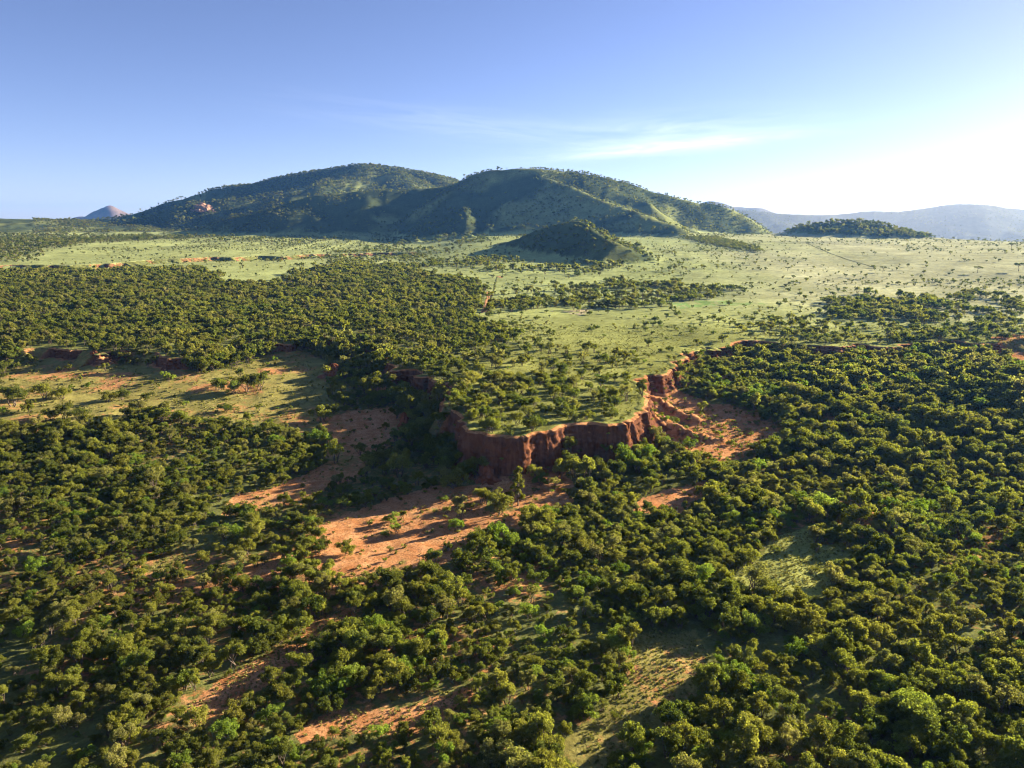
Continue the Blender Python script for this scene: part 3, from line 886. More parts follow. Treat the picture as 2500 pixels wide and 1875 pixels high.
# (form, leaf material)
KINDS = [('round', M_OLIVE), ('tall', M_OLIVE), ('broad', M_OLIVE), ('round', M_DARK), ('round', M_GREY), ('broad', M_BRIGHT), ('shrub', M_BRIGHT), ('shrub', M_DARK),
         ('broad', M_DARK), ('shrub', M_OLIVE), ('umbrella', M_DARK), ('tall', M_GREY),
         ('round', M_OLIVE), ('broad', M_OLIVE), ('round', M_DARK), ('open', M_GREY), ('broad', M_BRIGHT), ('open', M_OLIVE), ('tall', M_OLIVE), ('broad', M_DARK), ('shrub', M_GREY)]
VARIANT = {0: 12, 2: 13, 3: 14, 4: 15, 5: 16, 1: 18, 8: 19, 7: 20, 11: 17}
LOD = [(3000, 0.215, 34), (640, 0.46, 26), (140, 0.95, 13)]
PROTO = [[], [], []]; NEAR = []
coll = []
for L, (nl, sz, nc) in enumerate(LOD):
    c = bpy.data.collections.new('tree_shapes_%d' % L); coll.append(c)
    for k, (form, mat) in enumerate(KINDS):
        g = np.random.default_rng(100 + k * 7)
        small = form == 'shrub'
        arr = tree_arrays(g, form, int(nl * (0.5 if small else (0.5 if form == 'open' else 1.0))), sz * (0.8 if small else 1.0), nc if not small else max(6, nc // 2))
        me = joined_mesh('shape', *arr, mat)
        o = bpy.data.objects.new('shape_%02d' % k, me); c.objects.link(o)
        if L == 0:
            NEAR.append((crown_mesh('crown', arr[0], arr[1], mat), mesh_np('trunk', arr[2], arr[3], M_BARK, True)))

def special(form, mat, n_leaf, size, nc, seed):
    cv, tone, tv, tq = tree_arrays(np.random.default_rng(seed), form, n_leaf, size, nc)
    return crown_mesh('crown', cv, tone, mat), mesh_np('trunk', tv, tq, M_BARK, True)

# ------------------------------------------------------------------ where the bush grows
def scatter_cells(cell, y0, y1, seed, half=0.80):
    g = np.random.default_rng(seed)
    xs = np.arange(-half * y1 - 40, half * y1 + 40, cell); ys = np.arange(y0, y1, cell)
    GXX, GYY = np.meshgrid(xs, ys)
    x = (GXX + (g.random(GXX.shape) - 0.5) * cell * 0.95).ravel(); y = (GYY + (g.random(GYY.shape) - 0.5) * cell * 0.95).ravel()
    m = np.abs(x) < half * y + 45
    x, y = x[m], y[m]
    return x, y, g

PT = []    # rows: x, y, scale, squash, kind, lod, zone
def emit(x, y, scale, kind, zone, g):
    kind = np.asarray(kind)
    alt = np.array([VARIANT.get(k, k) for k in range(len(KINDS))])
    kind = np.where(g.random(len(x)) < 0.5, alt[kind], kind)
    r = np.sqrt(x * x + y * y)
    PT.append(np.stack([x, y, scale, 0.85 + 0.3 * g.random(len(x)), kind, np.where(r < 330, 0, np.where(r < 850, 1, 2)), np.full(len(x), zone)], -1))

def pick(g, n, ks, ws):
    ws = np.array(ws, float); return g.choice(ks, n, p=ws / ws.sum())

OPEN_LOW = ['left_clearing', 'wash', 'sand_clearing', 'sand_pocket', 'grass_strip', 'grass_glade', 'glade_tail', 'track_gap', 'track_gap_low', 'little_gap', 'upper_gap', 'far_right_bare']
# 1. lowland thicket
x, y, g = scatter_cells(2.55, 72, 470, 201)
s = edge_s(x, y)
m = s > 1.2; x, y, s = x[m], y[m], s[m]
dn = np.where(np.sqrt(x * x + y * y) < 260, 0.92, 0.80)
dn = dn * np.clip(1.02 + 0.8 * fbm(x, y, 24, 3, 211), 0.25, 1.05)
op = np.zeros(len(x), bool)
for nm in OPEN_LOW: op |= in_area(nm, x, y, 2.0)
dn = np.where(op, 0.012, dn)
dn = np.where(in_area('badland', x, y, 2.0), 0.03, dn)
dn = np.where(in_area('shadow_bay', x, y, 2.0) & ~op, 0.42, dn)
dn = np.where(in_area('cliff_foot', x, y, 2.0), 0.12, dn)
dn = np.where((s < 8), dn * np.where((np.abs(x + 2) < 8) & (s < 6), 0.30, np.clip(0.85 + 1.0 * fbm(x, y, 28, 2, 217), 0.15, 1.0)), dn)
m = g.random(len(x)) < dn; x, y = x[m], y[m]
big = fbm(x, y, 30, 3, 212)
r = np.sqrt(x * x + y * y)
rightness = smooth(-0.15, 0.4, np.arctan2(x, y))
sc_ = (0.44 + 0.58 * g.random(len(x)) ** 2.2) * (1 + 0.22 * smooth(200, 360, r)) * (1.0 + 0.28 * big) * (1.0 + 0.22 * rightness) * (1.0 + 0.1 * smooth(150, 350, r))
kd = pick(g, len(x), [0, 1, 2, 3, 4, 5, 6, 8, 11], [28, 12, 15, 13, 9, 4, 4, 8, 4])
gb = fbm(x, y, 38, 3, 213)
kd = np.where((gb > 0.42) & (g.random(len(x)) < 0.4), pick(g, len(x), [5, 6, 3], [4, 2, 2]), kd)
sc_ = sc_ * (1 + np.where(x < 45, 0.5, -0.15) * (edge_s(x, y) < 13) * (r > 200))
emit(x, y, sc_, kd, 0, g)
# undergrowth between the trees
x, y, g = scatter_cells(3.1, 72, 470, 202)
s = edge_s(x, y); m = s > 0.5; x, y = x[m], y[m]
op = np.zeros(len(x), bool)
for nm in OPEN_LOW: op |= in_area(nm, x, y, 2.0)
m = g.random(len(x)) < np.where(op, 0.035, 0.62 * np.clip(0.9 + 0.8 * fbm(x, y, 20, 2, 214), 0.1, 1)); x, y = x[m], y[m]
emit(x, y, 0.30 + 0.32 * g.random(len(x)), pick(g, len(x), [6, 7, 9], [3, 4, 4]), 1, g)
# 2. plateau wood, nose and groves
x, y, g = scatter_cells(5.0, 200, 1500, 203)
s = edge_s(x, y); m = s < -1.2; x, y, s = x[m], y[m], s[m]
r = np.sqrt(x * x + y * y); az = np.arctan2(x, y)
hz, who, _ = height(x, y, True)
dn = np.full(len(x), 0.0)
dn = np.where(in_area('dense_plateau', x, y, 3), 0.80 * np.clip(1.0 + 0.55 * fbm(x, y, 55, 3, 221), 0.35, 1.1), dn)
dn = np.where(in_area('nose', x, y, 3), 0.42, dn)
dn = np.where(in_area('nose_mid', x, y, 3), 0.12, dn)
dn = np.where(in_area('belt', x, y, 14), 0.34 * np.clip(1 + 1.6 * fbm(x, y, 40, 3, 222), 0, 1.7), dn)
dn = np.where(in_area('upper_belt', x, y, 12), 0.20 * np.clip(1 + 1.6 * fbm(x, y, 60, 3, 223), 0, 2.2), dn)
dn = np.where(in_area('right_wood', x, y, 13), 0.58 * np.clip(1 + 1.4 * fbm(x, y, 40, 3, 224), 0.05, 1.3), dn)
dn = np.where(in_area('right_fringe', x, y, 3), 0.22, dn)
dn = np.where(in_area('right_far_fringe', x, y, 3), 0.20, dn)
dn = np.where(in_area('scrub_line', x, y, 1), 0.7, dn)
dn = np.where((s > -11) & (r < 330) & (x < 14), np.maximum(dn, 0.72), dn); dn = np.where((s > -8) & (r > 330), np.maximum(dn, 0.10), dn)
m = (g.random(len(x)) < dn) & (who == 0); x, y, r = x[m], y[m], r[m]
sc_ = (0.75 + 0.55 * g.random(len(x))) * (1 + 0.22 * smooth(350, 600, r)) * (1 - 0.25 * smooth(900, 1200, r))
emit(x, y, sc_, pick(g, len(x), [0, 1, 2, 3, 4, 8, 11], [24, 8, 14, 20, 8, 16, 4]), 2, g)
# 3. scattered bushes in the plateau grass
x, y, g = scatter_cells(4.2, 205, 760, 204)
s = edge_s(x, y); m = s < -2.5; x, y = x[m], y[m]
r = np.sqrt(x * x + y * y); az = np.arctan2(x, y)
openp = ~in_area('dense_plateau', x, y, 3) & ~in_area('right_wood', x, y, 3)
dn = np.where(openp, 0.19 * np.clip(1 + 1.5 * fbm(x, y, 50, 4, 231), 0.1, 2.5) * (1 - 0.45 * smooth(450, 650, r)), 0.10)
dn = dn + 0.30 * (edge_s(x, y) > -4) * (r < 330) + 0.13 * in_area('nose', x, y, 3) + 0.10 * in_area('nose_mid', x, y, 3)
m = g.random(len(x)) < dn; x, y = x[m], y[m]
emit(x, y, 0.30 + 0.75 * g.random(len(x)) ** 2.2, pick(g, len(x), [7, 9, 8, 6, 3], [8, 2, 5, 1, 5]), 3, g)
# 4. scrub over the far plain
x, y, g = scatter_cells(9.0, 640, 1900, 205, 0.85)
hz, who, _ = height(x, y, True)
r = np.sqrt(x * x + y * y); az = np.arctan2(x, y)
dn = 0.24 * np.clip(1 + 1.6 * fbm(x, y, 110, 4, 241), 0.05, 3)
dn = np.where(az > 0.30, dn * 0.75, dn); dn = np.where((az < -0.15) & (r < 1350), dn * 0.5, dn); dn = np.where((az < -0.2) & (r > 1400), dn * 2.2, dn)
dn = np.where(in_area('foot_wood', x, y, 5), 0.95 * np.clip(1.1 + 1.1 * fbm(x, y, 90, 3, 242), 0.15, 1.1), dn)
dn = np.where(in_area('hill_skirt', x, y, 5), 0.50 * np.clip(1 + 1.2 * fbm(x, y, 90, 3, 243), 0.1, 2), dn)
s2_ = edge2_s(x, y); dn = np.where((s2_ > 3) & (s2_ < 45) & (az < -0.12), 0.5, dn)
m = (g.random(len(x)) < dn) & (np.abs(s2_) > 2.5) & ((who == 0) | (who == list(RID).index('rise') + 1)) & ~in_area('dense_plateau', x, y, 3); x, y = x[m], y[m]
emit(x, y, (0.35 + 0.75 * g.random(len(x)) ** 2.0) * np.where(in_area('foot_wood', x, y, 5) | in_area('hill_skirt', x, y, 5), 1.7, 1.0), pick(g, len(x), [0, 3, 8, 7, 10, 4], [3, 4, 5, 8, 2, 2]), 4, g)
# 5. woods on the hills
x, y, g = scatter_cells(8.0, 1000, 3250, 206, 0.62)
hz, who, _ = height(x, y, True)
nmk = ['0'] + list(RID)
W = np.array([0, 0.50, 0.24, 0.85, 0.70, 0.75, 0.34, 0.95, 0.0, 0.0, 0.0, 0.45])[who]
pat = np.clip(1 + 1.7 * fbm(x, y, 130, 4, 251) + 0.8 * (0.55 - ridged(x, y, 170, 2, 252)), 0.05, 1.9)
dn = W * np.where(W > 0.9, 1, pat)
az = np.arctan2(x, y)
dn = np.where(((who == 1) | (who == 2)) & (az > 0.06), dn * 0.80, dn)
m = g.random(len(x)) < dn; x, y, who = x[m], y[m], who[m]
kn = who == list(RID).index('knoll') + 1
emit(x, y, (0.7 + 0.95 * g.random(len(x)) ** 1.4) * np.where(kn, 1.35, np.where((who == 3) | (who == 4) | (who == 5), 1.4, 1.0)), pick(g, len(x), [0, 1, 3, 4, 8, 11], [3, 4, 7, 2, 5, 4]), 5, g)
# 6. trees on the far ridges
x, y, g = scatter_cells(17.0, 3250, 4400, 207, 0.85)
hz, who, _ = height(x, y, True)
m = (who > 0) & (g.random(len(x)) < 0.42 * np.clip(1 + 1.2 * fbm(x, y, 260, 3, 261), 0.1, 2)); x, y = x[m], y[m]
emit(x, y, 0.9 + 0.8 * g.random(len(x)), pick(g, len(x), [1, 3, 8], [3, 5, 4]), 6, g)

PT = np.concatenate(PT)
PX_, PY_, PD_ = to_px(PT[:, 0], PT[:, 1], height(PT[:, 0], PT[:, 1]))
PTZ = height(PT[:, 0], PT[:, 1]) - 0.05
from mathutils.bvhtree import BVHTree
_v = np.empty(len(CLIFF.data.vertices) * 3, np.float32); CLIFF.data.vertices.foreach_get('co', _v)
_q = np.empty(len(CLIFF.data.loops), np.int32); CLIFF.data.loops.foreach_get('vertex_index', _q)
CLIFF_BVH = BVHTree.FromPolygons(_v.reshape(-1, 3).tolist(), _q.reshape(-1, 4).tolist())
for i in np.where(np.abs(edge_s(PT[:, 0], PT[:, 1])) < 13)[0]:
    hit = CLIFF_BVH.ray_cast((PT[i, 0], PT[i, 1], 120.0), (0, 0, -1))
    if hit[0] is not None: PTZ[i] = max(PTZ[i], hit[0].z - 0.1)

# ------------------------------------------------------------------ single trees and bushes
def plant(name, meshes, loc, scl, rz, label, cat, group=None):
    e = bpy.data.objects.new(name, None); COL.objects.link(e)
    e.empty_display_size = 0.5
    e.location = loc; e.rotation_euler = (0, 0, rz); e.scale = scl
    for nm, me in zip(('crown', 'trunk'), meshes):
        link(nm, me, e)
    return tag(e, label, cat, group)

FORMW = {'open': 'thin-crowned', 'round': 'round-crowned', 'tall': 'tall narrow', 'broad': 'low broad', 'shrub': 'small', 'umbrella': 'flat-topped'}
TONEW = {M_OLIVE.name: 'olive-green', M_DARK.name: 'dark green', M_BRIGHT.name: 'bright green', M_GREY.name: 'greyish green'}
def where_low(px, py):
    col_ = min(4, int(px / 205))
    if py > 700:
        return ['in the bottom left corner', 'on the bottom edge left of centre', 'on the bottom edge below the glade', 'on the bottom edge right of the glade', 'in the bottom right corner'][col_]
    if py > 655:
        return ['low at the left edge', 'below the lower left dirt gap', 'left of the grassy glade', 'right of the grassy glade', 'low at the right edge'][col_]
    if py > 610:
        return ['in thicket at left edge', 'in thicket above the dirt gap', 'in thicket above the glade', 'in thicket beside the glade top', 'in thicket at right edge'][col_]
    return ['in the left thicket below the wash', 'beside the sandy clearing', 'just below the sandy clearing', 'beside the short grass strip', 'in the right thicket'][col_]
def where_top(px, py):
    if py > 400: return 'on the front rim of the nose'
    if py > 365: return 'on the left of the plateau nose' if px < 560 else 'on the right of the plateau nose'
    if py > 345: return 'on the grass beside the dense wood' if px < 540 else ('in the middle of the plateau grass' if px < 620 else 'on the grass near the right rim')
    if py > 325: return 'below the grove belt, left side' if px < 560 else ('below the grove belt, middle' if px < 650 else ('below the bright green patches' if px < 740 else 'left of the right wood'))
    return 'by the red wheel ruts' if px < 540 else ('just under the grove belt' if px < 660 else ('on the pale grass above the right wood' if px > 780 else 'on the pale grass left of the right wood'))

single = np.zeros(len(PT), bool)
inframe = (PX_ > 4) & (PX_ < 1020) & (PY_ > 0) & (PY_ < 782)
ORD = ['leftmost', 'second from left', 'third from left', 'fourth from left', 'fifth from left', 'sixth from left', 'seventh from left', 'eighth from left',
       'ninth from left', 'tenth from left', 'eleventh from left', 'twelfth from left', 'thirteenth from left', 'fourteenth from left',
       'fifteenth from left', 'sixteenth from left', 'seventeenth from left', 'eighteenth from left', 'nineteenth from left', 'twentieth from left']
def take(zone, n, name, cat, group, where, key=None):
    c = np.where((PT[:, 6] == zone) & inframe)[0]
    sz = FPX * PT[c, 2] * 5 / PD_[c]
    c = c[np.argsort(-sz)][:n]
    c = c[np.argsort(PX_[c])]
    seen = {}
    for i in c:
        k = int(PT[i, 4]); form, mat = KINDS[k]
        hue_ = TONEW[mat.name]
        sz_w = 'large' if PT[i, 2] > 1.05 else ('small' if PT[i, 2] < 0.72 else 'mid-sized')
        f = FORMW[form]
        lab = '%s %s %s %s %s' % (sz_w if form != 'shrub' else '', TONEW[mat.name], f if form != 'shrub' else 'low', cat, where(PX_[i], PY_[i]))
        e = plant(name, NEAR[k], (PT[i, 0], PT[i, 1], PTZ[i]), (PT[i, 2], PT[i, 2], PT[i, 2] * PT[i, 3]), rng.random() * 6.283, None, cat, group)
        lw = lab.replace('mid-sized ', '').split()
        if len(lw) > 11: lw = [w_ for w_ in lw if w_ not in ('round-crowned', 'thin-crowned')]
        seen.setdefault(' '.join(lw), []).append(e)
    for lab, es in seen.items():
        for j, e in enumerate(es):
            if len(es) == 1: e['label'] = lab
            elif j < len(ORD): e['label'] = lab + ', ' + ORD[j]
            else: e['label'] = lab + ', right end'
            lw = e['label'].split()
            for drop in ('just', 'the', 'the', 'edge'):
                if len(lw) > 16 and drop in lw: lw.remove(drop)
            e['label'] = ' '.join(lw)
    single[c] = True

# plants that stand out by themselves: frame point of the foot, shape, width in metres, height factor
LONE = [
    (697, 908, 2, 9.5, 1.0, 'bush', 'large rounded bush alone on sand left of the shadowed bay'),
    (232, 868, 2, 8.0, 0.9, 'bush', 'left of the joined bushes in the middle of the left clearing'),
    (262, 864, 8, 8.0, 0.9, 'bush', 'right of the joined bushes in the middle of the left clearing'),
    (98, 862, 0, 8.0, 0.9, 'bush', 'rounded bush on the left clearing near the left edge'),
    (135, 862, 2, 8.5, 0.9, 'bush', 'broad bush on the left clearing beside another rounded bush'),
    (28, 878, 3, 11.0, 0.8, 'bush', 'big dark bush at the left edge of the clearing'),
    (470, 842, 2, 9.0, 0.9, 'bush', 'leftmost bush of the big clump at the cliff end of left clearing'),
    (505, 850, 5, 9.0, 0.9, 'bush', 'bright green front bush of the clump at the cliff end of left clearing'),
    (535, 846, 0, 9.0, 0.9, 'bush', 'olive bush in the clump at the cliff end of left clearing'),
    (562, 842, 3, 9.0, 0.9, 'bush', 'rightmost dark bush of the clump at the cliff end of left clearing'),
    (488, 890, 8, 6.0, 0.9, 'bush', 'small dark bush in the open right half of the left clearing'),
    (400, 878, 6, 3.4, 1.0, 'bush', 'tiny bright bush in the centre of the left clearing'),
    (110, 905, 8, 7.0, 0.9, 'bush', 'left bush of the dark row on the front of the left clearing'),
    (140, 906, 3, 7.0, 0.9, 'bush', 'middle bush of the dark row on the front of the left clearing'),
    (170, 904, 8, 7.5, 0.9, 'bush', 'right bush of the dark row on the front of the left clearing'),
    (752, 1197, 2, 5.6, 1.0, 'bush', 'rounded bush at the lower left end of the orange sand clearing'),
    (846, 1132, 5, 4.4, 1.0, 'bush', 'upper of two green bushes at the left of the orange sand clearing'),
    (858, 1150, 6, 3.6, 1.0, 'bush', 'lower of two green bushes at the left of the orange sand clearing'),
    (987, 1146, 5, 4.4, 1.1, 'bush', 'bright round bush in the middle of the orange sand clearing'),
    (957, 1083, 6, 3.2, 0.8, 'bush', 'small low bush on sand below the shaded cliff foot'),
    (965, 1110, 9, 2.6, 1.2, 'bush', 'thin greyish bush above the bright round bush on the sand'),
    (1015, 1103, 9, 3.2, 1.0, 'bush', 'small olive bush on sand left of the tall cliff-foot tree'),
    (1080, 1112, 0, 6.5, 0.95, 'bush', 'bush at the foot of the tall tree, left side'),
    (1145, 1118, 2, 6.5, 0.9, 'bush', 'bush at the foot of the tall tree, right side'),
    (1168, 1048, 5, 5.0, 1.0, 'bush', 'bright bush against the dark cliff, right of the tall tree'),
    (1208, 1038, 1, 5.0, 1.0, 'tree', 'leafy tree against the dark cliff below the plateau nose'),
    (879, 1068, 2, 5.0, 1.0, 'bush', 'yellowish bush at the shadow edge left of the sand clearing'),
    (863, 1030, 0, 8.0, 1.0, 'tree', 'pale leafy tree rising from the shadow left of the cliff'),
    (725, 1000, 1, 6.5, 0.9, 'tree', 'leafy tree on the right bank of the sandy wash'),
    (700, 1098, 6, 4.2, 1.0, 'bush', 'left of the vivid green bushes at the lower end of the wash'),
    (742, 1099, 6, 4.4, 1.0, 'bush', 'middle of the vivid green bushes at the lower end of the wash'),
    (788, 1095, 9, 4.4, 1.0, 'bush', 'pale bush right of the vivid green bushes at the wash'),
]
UMB = special('umbrella', M_DARK, 900, 0.42, 16, 501)
PALM = special('palm', M_DARK, 900, 0.42, 10, 502)
TIER = special('tiered', M_OLIVE, 4200, 0.34, 30, 503)
TALL = special('tall', M_DARK, 800, 0.5, 16, 504)
W0 = {'open': 4.4, 'round': 4.6, 'tall': 3.8, 'broad': 5.2, 'shrub': 3.4, 'umbrella': 6.0}
lp = at([(e[0], e[1]) for e in LONE])
taken = []
for (dx, dy, k, w, hf, cat, lab), p in zip(LONE, lp):
    f = w / W0[KINDS[k][0]]
    z = p[2]
    hit = CLIFF_BVH.ray_cast((p[0], p[1], 120.0), (0, 0, -1))
    if hit[0] is not None and hit[0].z < 12: z = max(z, hit[0].z)
    plant('bush' if cat == 'bush' else 'leafy_tree', NEAR[k], (p[0], p[1], z - 0.05), (f, f, f * hf), rng.random() * 6.283, lab, cat, 'plants standing apart on the low ground')
    taken.append((p[0], p[1], w * 0.45))
p = at([(1119, 1092)])[0]
plant('tall_tree', TIER, (p[0], p[1], p[2] - 0.05), (0.95, 0.95, 0.9), 0.8, 'tall narrow tree with tiered clumps standing before the dark cliff', 'tree')
taken.append((p[0], p[1], 2.0))
ACACIA = [
    (2111, 590, 9.5, 'flat-topped tree standing alone at the right of the pale plain', UMB),
    (1907, 588, 8.5, 'flat-topped tree standing alone in the middle of the pale plain', UMB),
    (2200, 586, 12.0, 'big dark flat-topped tree on the plain at the right edge', UMB),
    (1859, 592, 5.0, 'small tree on the pale plain left of the lone flat-topped tree', TALL),
    (1995, 590, 5.0, 'thin small tree on the pale plain between two flat-topped trees', TALL),
    (1701, 586, 6.5, 'dark tree at the right end of the scrub patch on the plain', UMB),
    (1387, 658, 9.0, 'dark round tree standing clear at the front of the grove belt', PALM),
    (1623, 512, 9.0, 'thin tree high on the slope right of the big hill', UMB),
    (1641, 525, 7.0, 'small dark tree below the thin tree on the right slope', UMB),
    (1787, 548, 8.0, 'dark tree beside the line of track on the right plain', UMB),
    (2183, 509, 11.0, 'dark tree on the rim of the plain near the right edge', UMB),
    (2139, 511, 8.0, 'second dark tree from the right on the rim of the plain', UMB),
    (2109, 509, 8.0, 'third dark tree from the right on the rim of the plain', UMB),
    (2185, 537, 11.0, 'dark spreading tree below the rim near the right edge', UMB),
    (1767, 540, 7.0, 'flat-topped tree just below the wooded knoll', UMB),
]
ap = at([(e[0], e[1]) for e in ACACIA])
for (dx, dy, w, lab, ms), p in zip(ACACIA, ap):
    f = w / 6.0
    plant('acacia_tree', ms, (p[0], p[1], p[2] - 0.1), (f, f, f), rng.random() * 6.283, lab, 'tree', 'lone trees on the far plain')
CREST = [
    (1003, 2150, 15, PALM, 'round-headed tree on a bare trunk in the saddle left of the summit'), (1041, 2120, 11, TALL, 'dark tree on the crest halfway from the saddle to the summit'),
    (1055, 2112, 11, PALM, 'spreading tree on the crest just left of the summit'), (1075, 2100, 15, TALL, 'tallest dark tree on the left shoulder of the summit'),
    (1083, 2097, 9, TALL, 'short tree close right of the tallest summit tree'), (1094, 2092, 5, UMB, 'small tree at the left end of the bare summit'),
    (1124, 2090, 5, UMB, 'small lone tree on the middle of the bare summit'), (1145, 2090, 9, TALL, 'dark bushy tree right of the middle of the summit'),
    (1171, 2090, 10, UMB, 'open-branched tree at the right end of the summit'), (1179, 2091, 9, TALL, 'dark tree beside the open-branched summit tree'),
    (1227, 2101, 7, UMB, 'small tree on the crest where the right slope starts'), (1290, 2114, 6, TALL, 'small tree on the upper right slope skyline'),
    (1352, 2130, 6, TALL, 'small tree halfway down the right slope skyline'), (1410, 2142, 6, UMB, 'lower small tree on the right slope skyline'),
    (380, 3000, 16, TALL, 'dark upright tree on the left skyline above the red rock'), (389, 3000, 15, UMB, 'spreading tree on the left skyline above the red rock'),
    (90, 2400, 9, UMB, 'lone dark tree on the low rise at far left'),
]
for dx, Yd, hgt, ms, lab in CREST:
    x0 = proj_y(dx, 400, Yd)[0]
    f = hgt / {id(UMB): 5.2, id(PALM): 9.0, id(TALL): 5.8}[id(ms)]
    z = float(height(np.array([x0]), np.array([float(Yd)]))[0])
    plant('crest_tree', ms, (x0, Yd, z - 0.3), (f * 1.1, f * 1.1, f), rng.random() * 6.283, lab, 'tree', 'trees on the skyline of the hills')
for tx, ty, tr in taken:
    m_ = (PT[:, 0] - tx) ** 2 + (PT[:, 1] - ty) ** 2 < (tr + 1.0) ** 2
    single |= m_
inframe &= ~single

take(0, 300, 'thicket_tree', 'tree', 'nearest trees of the lowland thicket', where_low)
take(3, 250, 'grassland_bush', 'bush', 'bushes scattered over the plateau grass', where_top)

def scatter(name, mask, lod, label, cat_):
    idx = np.where(mask & ~single & (PT[:, 5] == lod))[0]
    if not len(idx): return
    p = PT[idx]
    me = bpy.data.meshes.new(name); me.vertices.add(len(idx))
    me.vertices.foreach_set('co', np.stack([p[:, 0], p[:, 1], PTZ[idx]], -1).astype(np.float32).ravel())
    rz = np.random.default_rng(5).random(len(idx)) * 6.283
    attr(me, 'turn', 'FLOAT_VECTOR', np.stack([rz * 0, rz * 0, rz], -1))
    attr(me, 'size', 'FLOAT_VECTOR', np.stack([p[:, 2], p[:, 2], p[:, 2] * p[:, 3]], -1))
    attr(me, 'shape', 'INT', p[:, 4])
    return me

def scatter_group(c):
    ng = bpy.data.node_groups.new('grow', 'GeometryNodeTree')
    ng.interface.new_socket('Geometry', in_out='INPUT', socket_type='NodeSocketGeometry')
    ng.interface.new_socket('Geometry', in_out='OUTPUT', socket_type='NodeSocketGeometry')
    N = ng.nodes; Lk = ng.links
    gi = N.new('NodeGroupInput'); go = N.new('NodeGroupOutput')
    m2p = N.new('GeometryNodeMeshToPoints'); ip = N.new('GeometryNodeInstanceOnPoints'); ci = N.new('GeometryNodeCollectionInfo')
    ci.inputs['Collection'].default_value = c; ci.inputs['Separate Children'].default_value = True; ci.inputs['Reset Children'].default_value = True
    def na(nm, t):
        n = N.new('GeometryNodeInputNamedAttribute'); n.data_type = t; n.inputs['Name'].default_value = nm
        return n.outputs['Attribute']
    e2r = N.new('FunctionNodeEulerToRotation')
    Lk.new(gi.outputs[0], m2p.inputs['Mesh']); Lk.new(m2p.outputs[0], ip.inputs['Points']); Lk.new(ci.outputs[0], ip.inputs['Instance'])
    ip.inputs['Pick Instance'].default_value = True
    Lk.new(na('shape', 'INT'), ip.inputs['Instance Index'])
    Lk.new(na('turn', 'FLOAT_VECTOR'), e2r.inputs[0]); Lk.new(e2r.outputs[0], ip.inputs['Rotation'])
    Lk.new(na('size', 'FLOAT_VECTOR'), ip.inputs['Scale'])
    Lk.new(ip.outputs[0], go.inputs[0])
    return ng
GROW = [scatter_group(c) for c in coll]
def stuff(name, zones, label, cat):
    for L in range(3):
        me = scatter(name, np.isin(PT[:, 6], zones), L, label, cat)
        if me is None: continue
        o = link(name, me)
        md = o.modifiers.new('grow', 'NODES'); md.node_group = GROW[L]
        tag(o, label[L] if isinstance(label, list) else label, cat, kind='stuff')
stuff('thicket', [0, 1], ['dense olive-green lowland thicket around the nearer clearings', 'farther lowland thicket under the red cliffs', None], 'thicket')
stuff('woodland', [2], ['trees crowding the front rim of the plateau nose', 'dense wood over the left plateau and groves on the right', 'far groves at the back of the plateau'], 'woodland')
stuff('scrub', [3, 4], ['small scrub in the near plateau grass', 'small scrub dotted over the middle of the plateau', 'tiny scrub dotted over the far plain'], 'scrub')
stuff('hill_woodland', [5], ['', '', 'woods and bushes covering the hillsides'], 'woodland')
stuff('ridge_woodland', [6], ['', '', 'far woods along the hazy right ridge'], 'woodland')
print('trees', len(PT), [(z, int((PT[:, 6] == z).sum())) for z in range(7)])

# ------------------------------------------------------------------ earth pillars, rock outcrop, tracks, grass tufts
def pillar_mesh(name, r0, h, seed, mat, lean=0.0, taper=0.45, rings=30, sides=40):
    g = np.random.default_rng(seed)
    th = np.linspace(0, 2 * math.pi, sides, endpoint=False)
    vs = []
    for i in range(rings + 1):
        f = i / rings
        r = r0 * ((1 - f) ** 1.5 * 0.75 + taper * (1 - f ** 5) ** 0.5 + 0.02)
        fl = ridged(th * 2.2 + seed, np.full(sides, f * 0.9), 0.55, 2, seed) - 0.5
        n2 = fbm(np.cos(th) * 2 + seed, np.sin(th) * 2 + f * 4, 1.0, 3, seed + 3)
        # close the noise around the column
        rr = r * (1 + 0.50 * fl * min(1, 3 * f + 0.3) + 0.34 * n2)
        vs.append(np.stack([rr * np.cos(th) + lean * f * h, rr * np.sin(th), np.full(sides, -1.0 + (h + 1.0) * f) + 0.15 * r0 * n2 * f], -1))
    v = np.concatenate(vs + [np.array([[lean * h, 0, h + 0.02 * r0]])])
    ii = np.arange((rings + 1) * sides).reshape(rings + 1, sides)
    q = np.stack([ii[:-1], np.roll(ii[:-1], -1, 1), np.roll(ii[1:], -1, 1), ii[1:]], -1).reshape(-1, 4)
    cap = np.stack([ii[-1], np.roll(ii[-1], -1), np.full(sides, len(v) - 1), np.full(sides, len(v) - 1)], -1)
    me = bpy.data.meshes.new(name)
    me.from_pydata(v.tolist(), [], q.tolist() + [c[:3].tolist() for c in cap])
    me.materials.append(mat)
    me.polygons.foreach_set('use_smooth', np.ones(len(me.polygons), bool))
    return me
PILL = [(873, 926, 2.3, 6.8, 'slender red earth pillar standing in shadow left of the plateau nose', 0.03),
        (720, 812, 5.5, 6.0, 'blunt red earth butte standing in front of the left cliff', 0.0),
        (206, 778, 3.6, 5.0, 'small sunlit orange earth pillar at the left end of the cliffs', -0.02),
        (1052, 1035, 4.0, 5.0, 'low red earth buttress at the foot of the dark cliff', 0.0)]
pp = at([(p[0], p[1]) for p in PILL])
for k, ((dx, dy, r0, h, lab, ln), p) in enumerate(zip(PILL, pp)):
    tag(link('earth_pillar', pillar_mesh('earth_pillar', r0, h, 60 + k, M_EARTH, ln), None, (p[0], p[1], p[2] - 0.2)), lab, 'earth pillar', 'pillars of red earth')

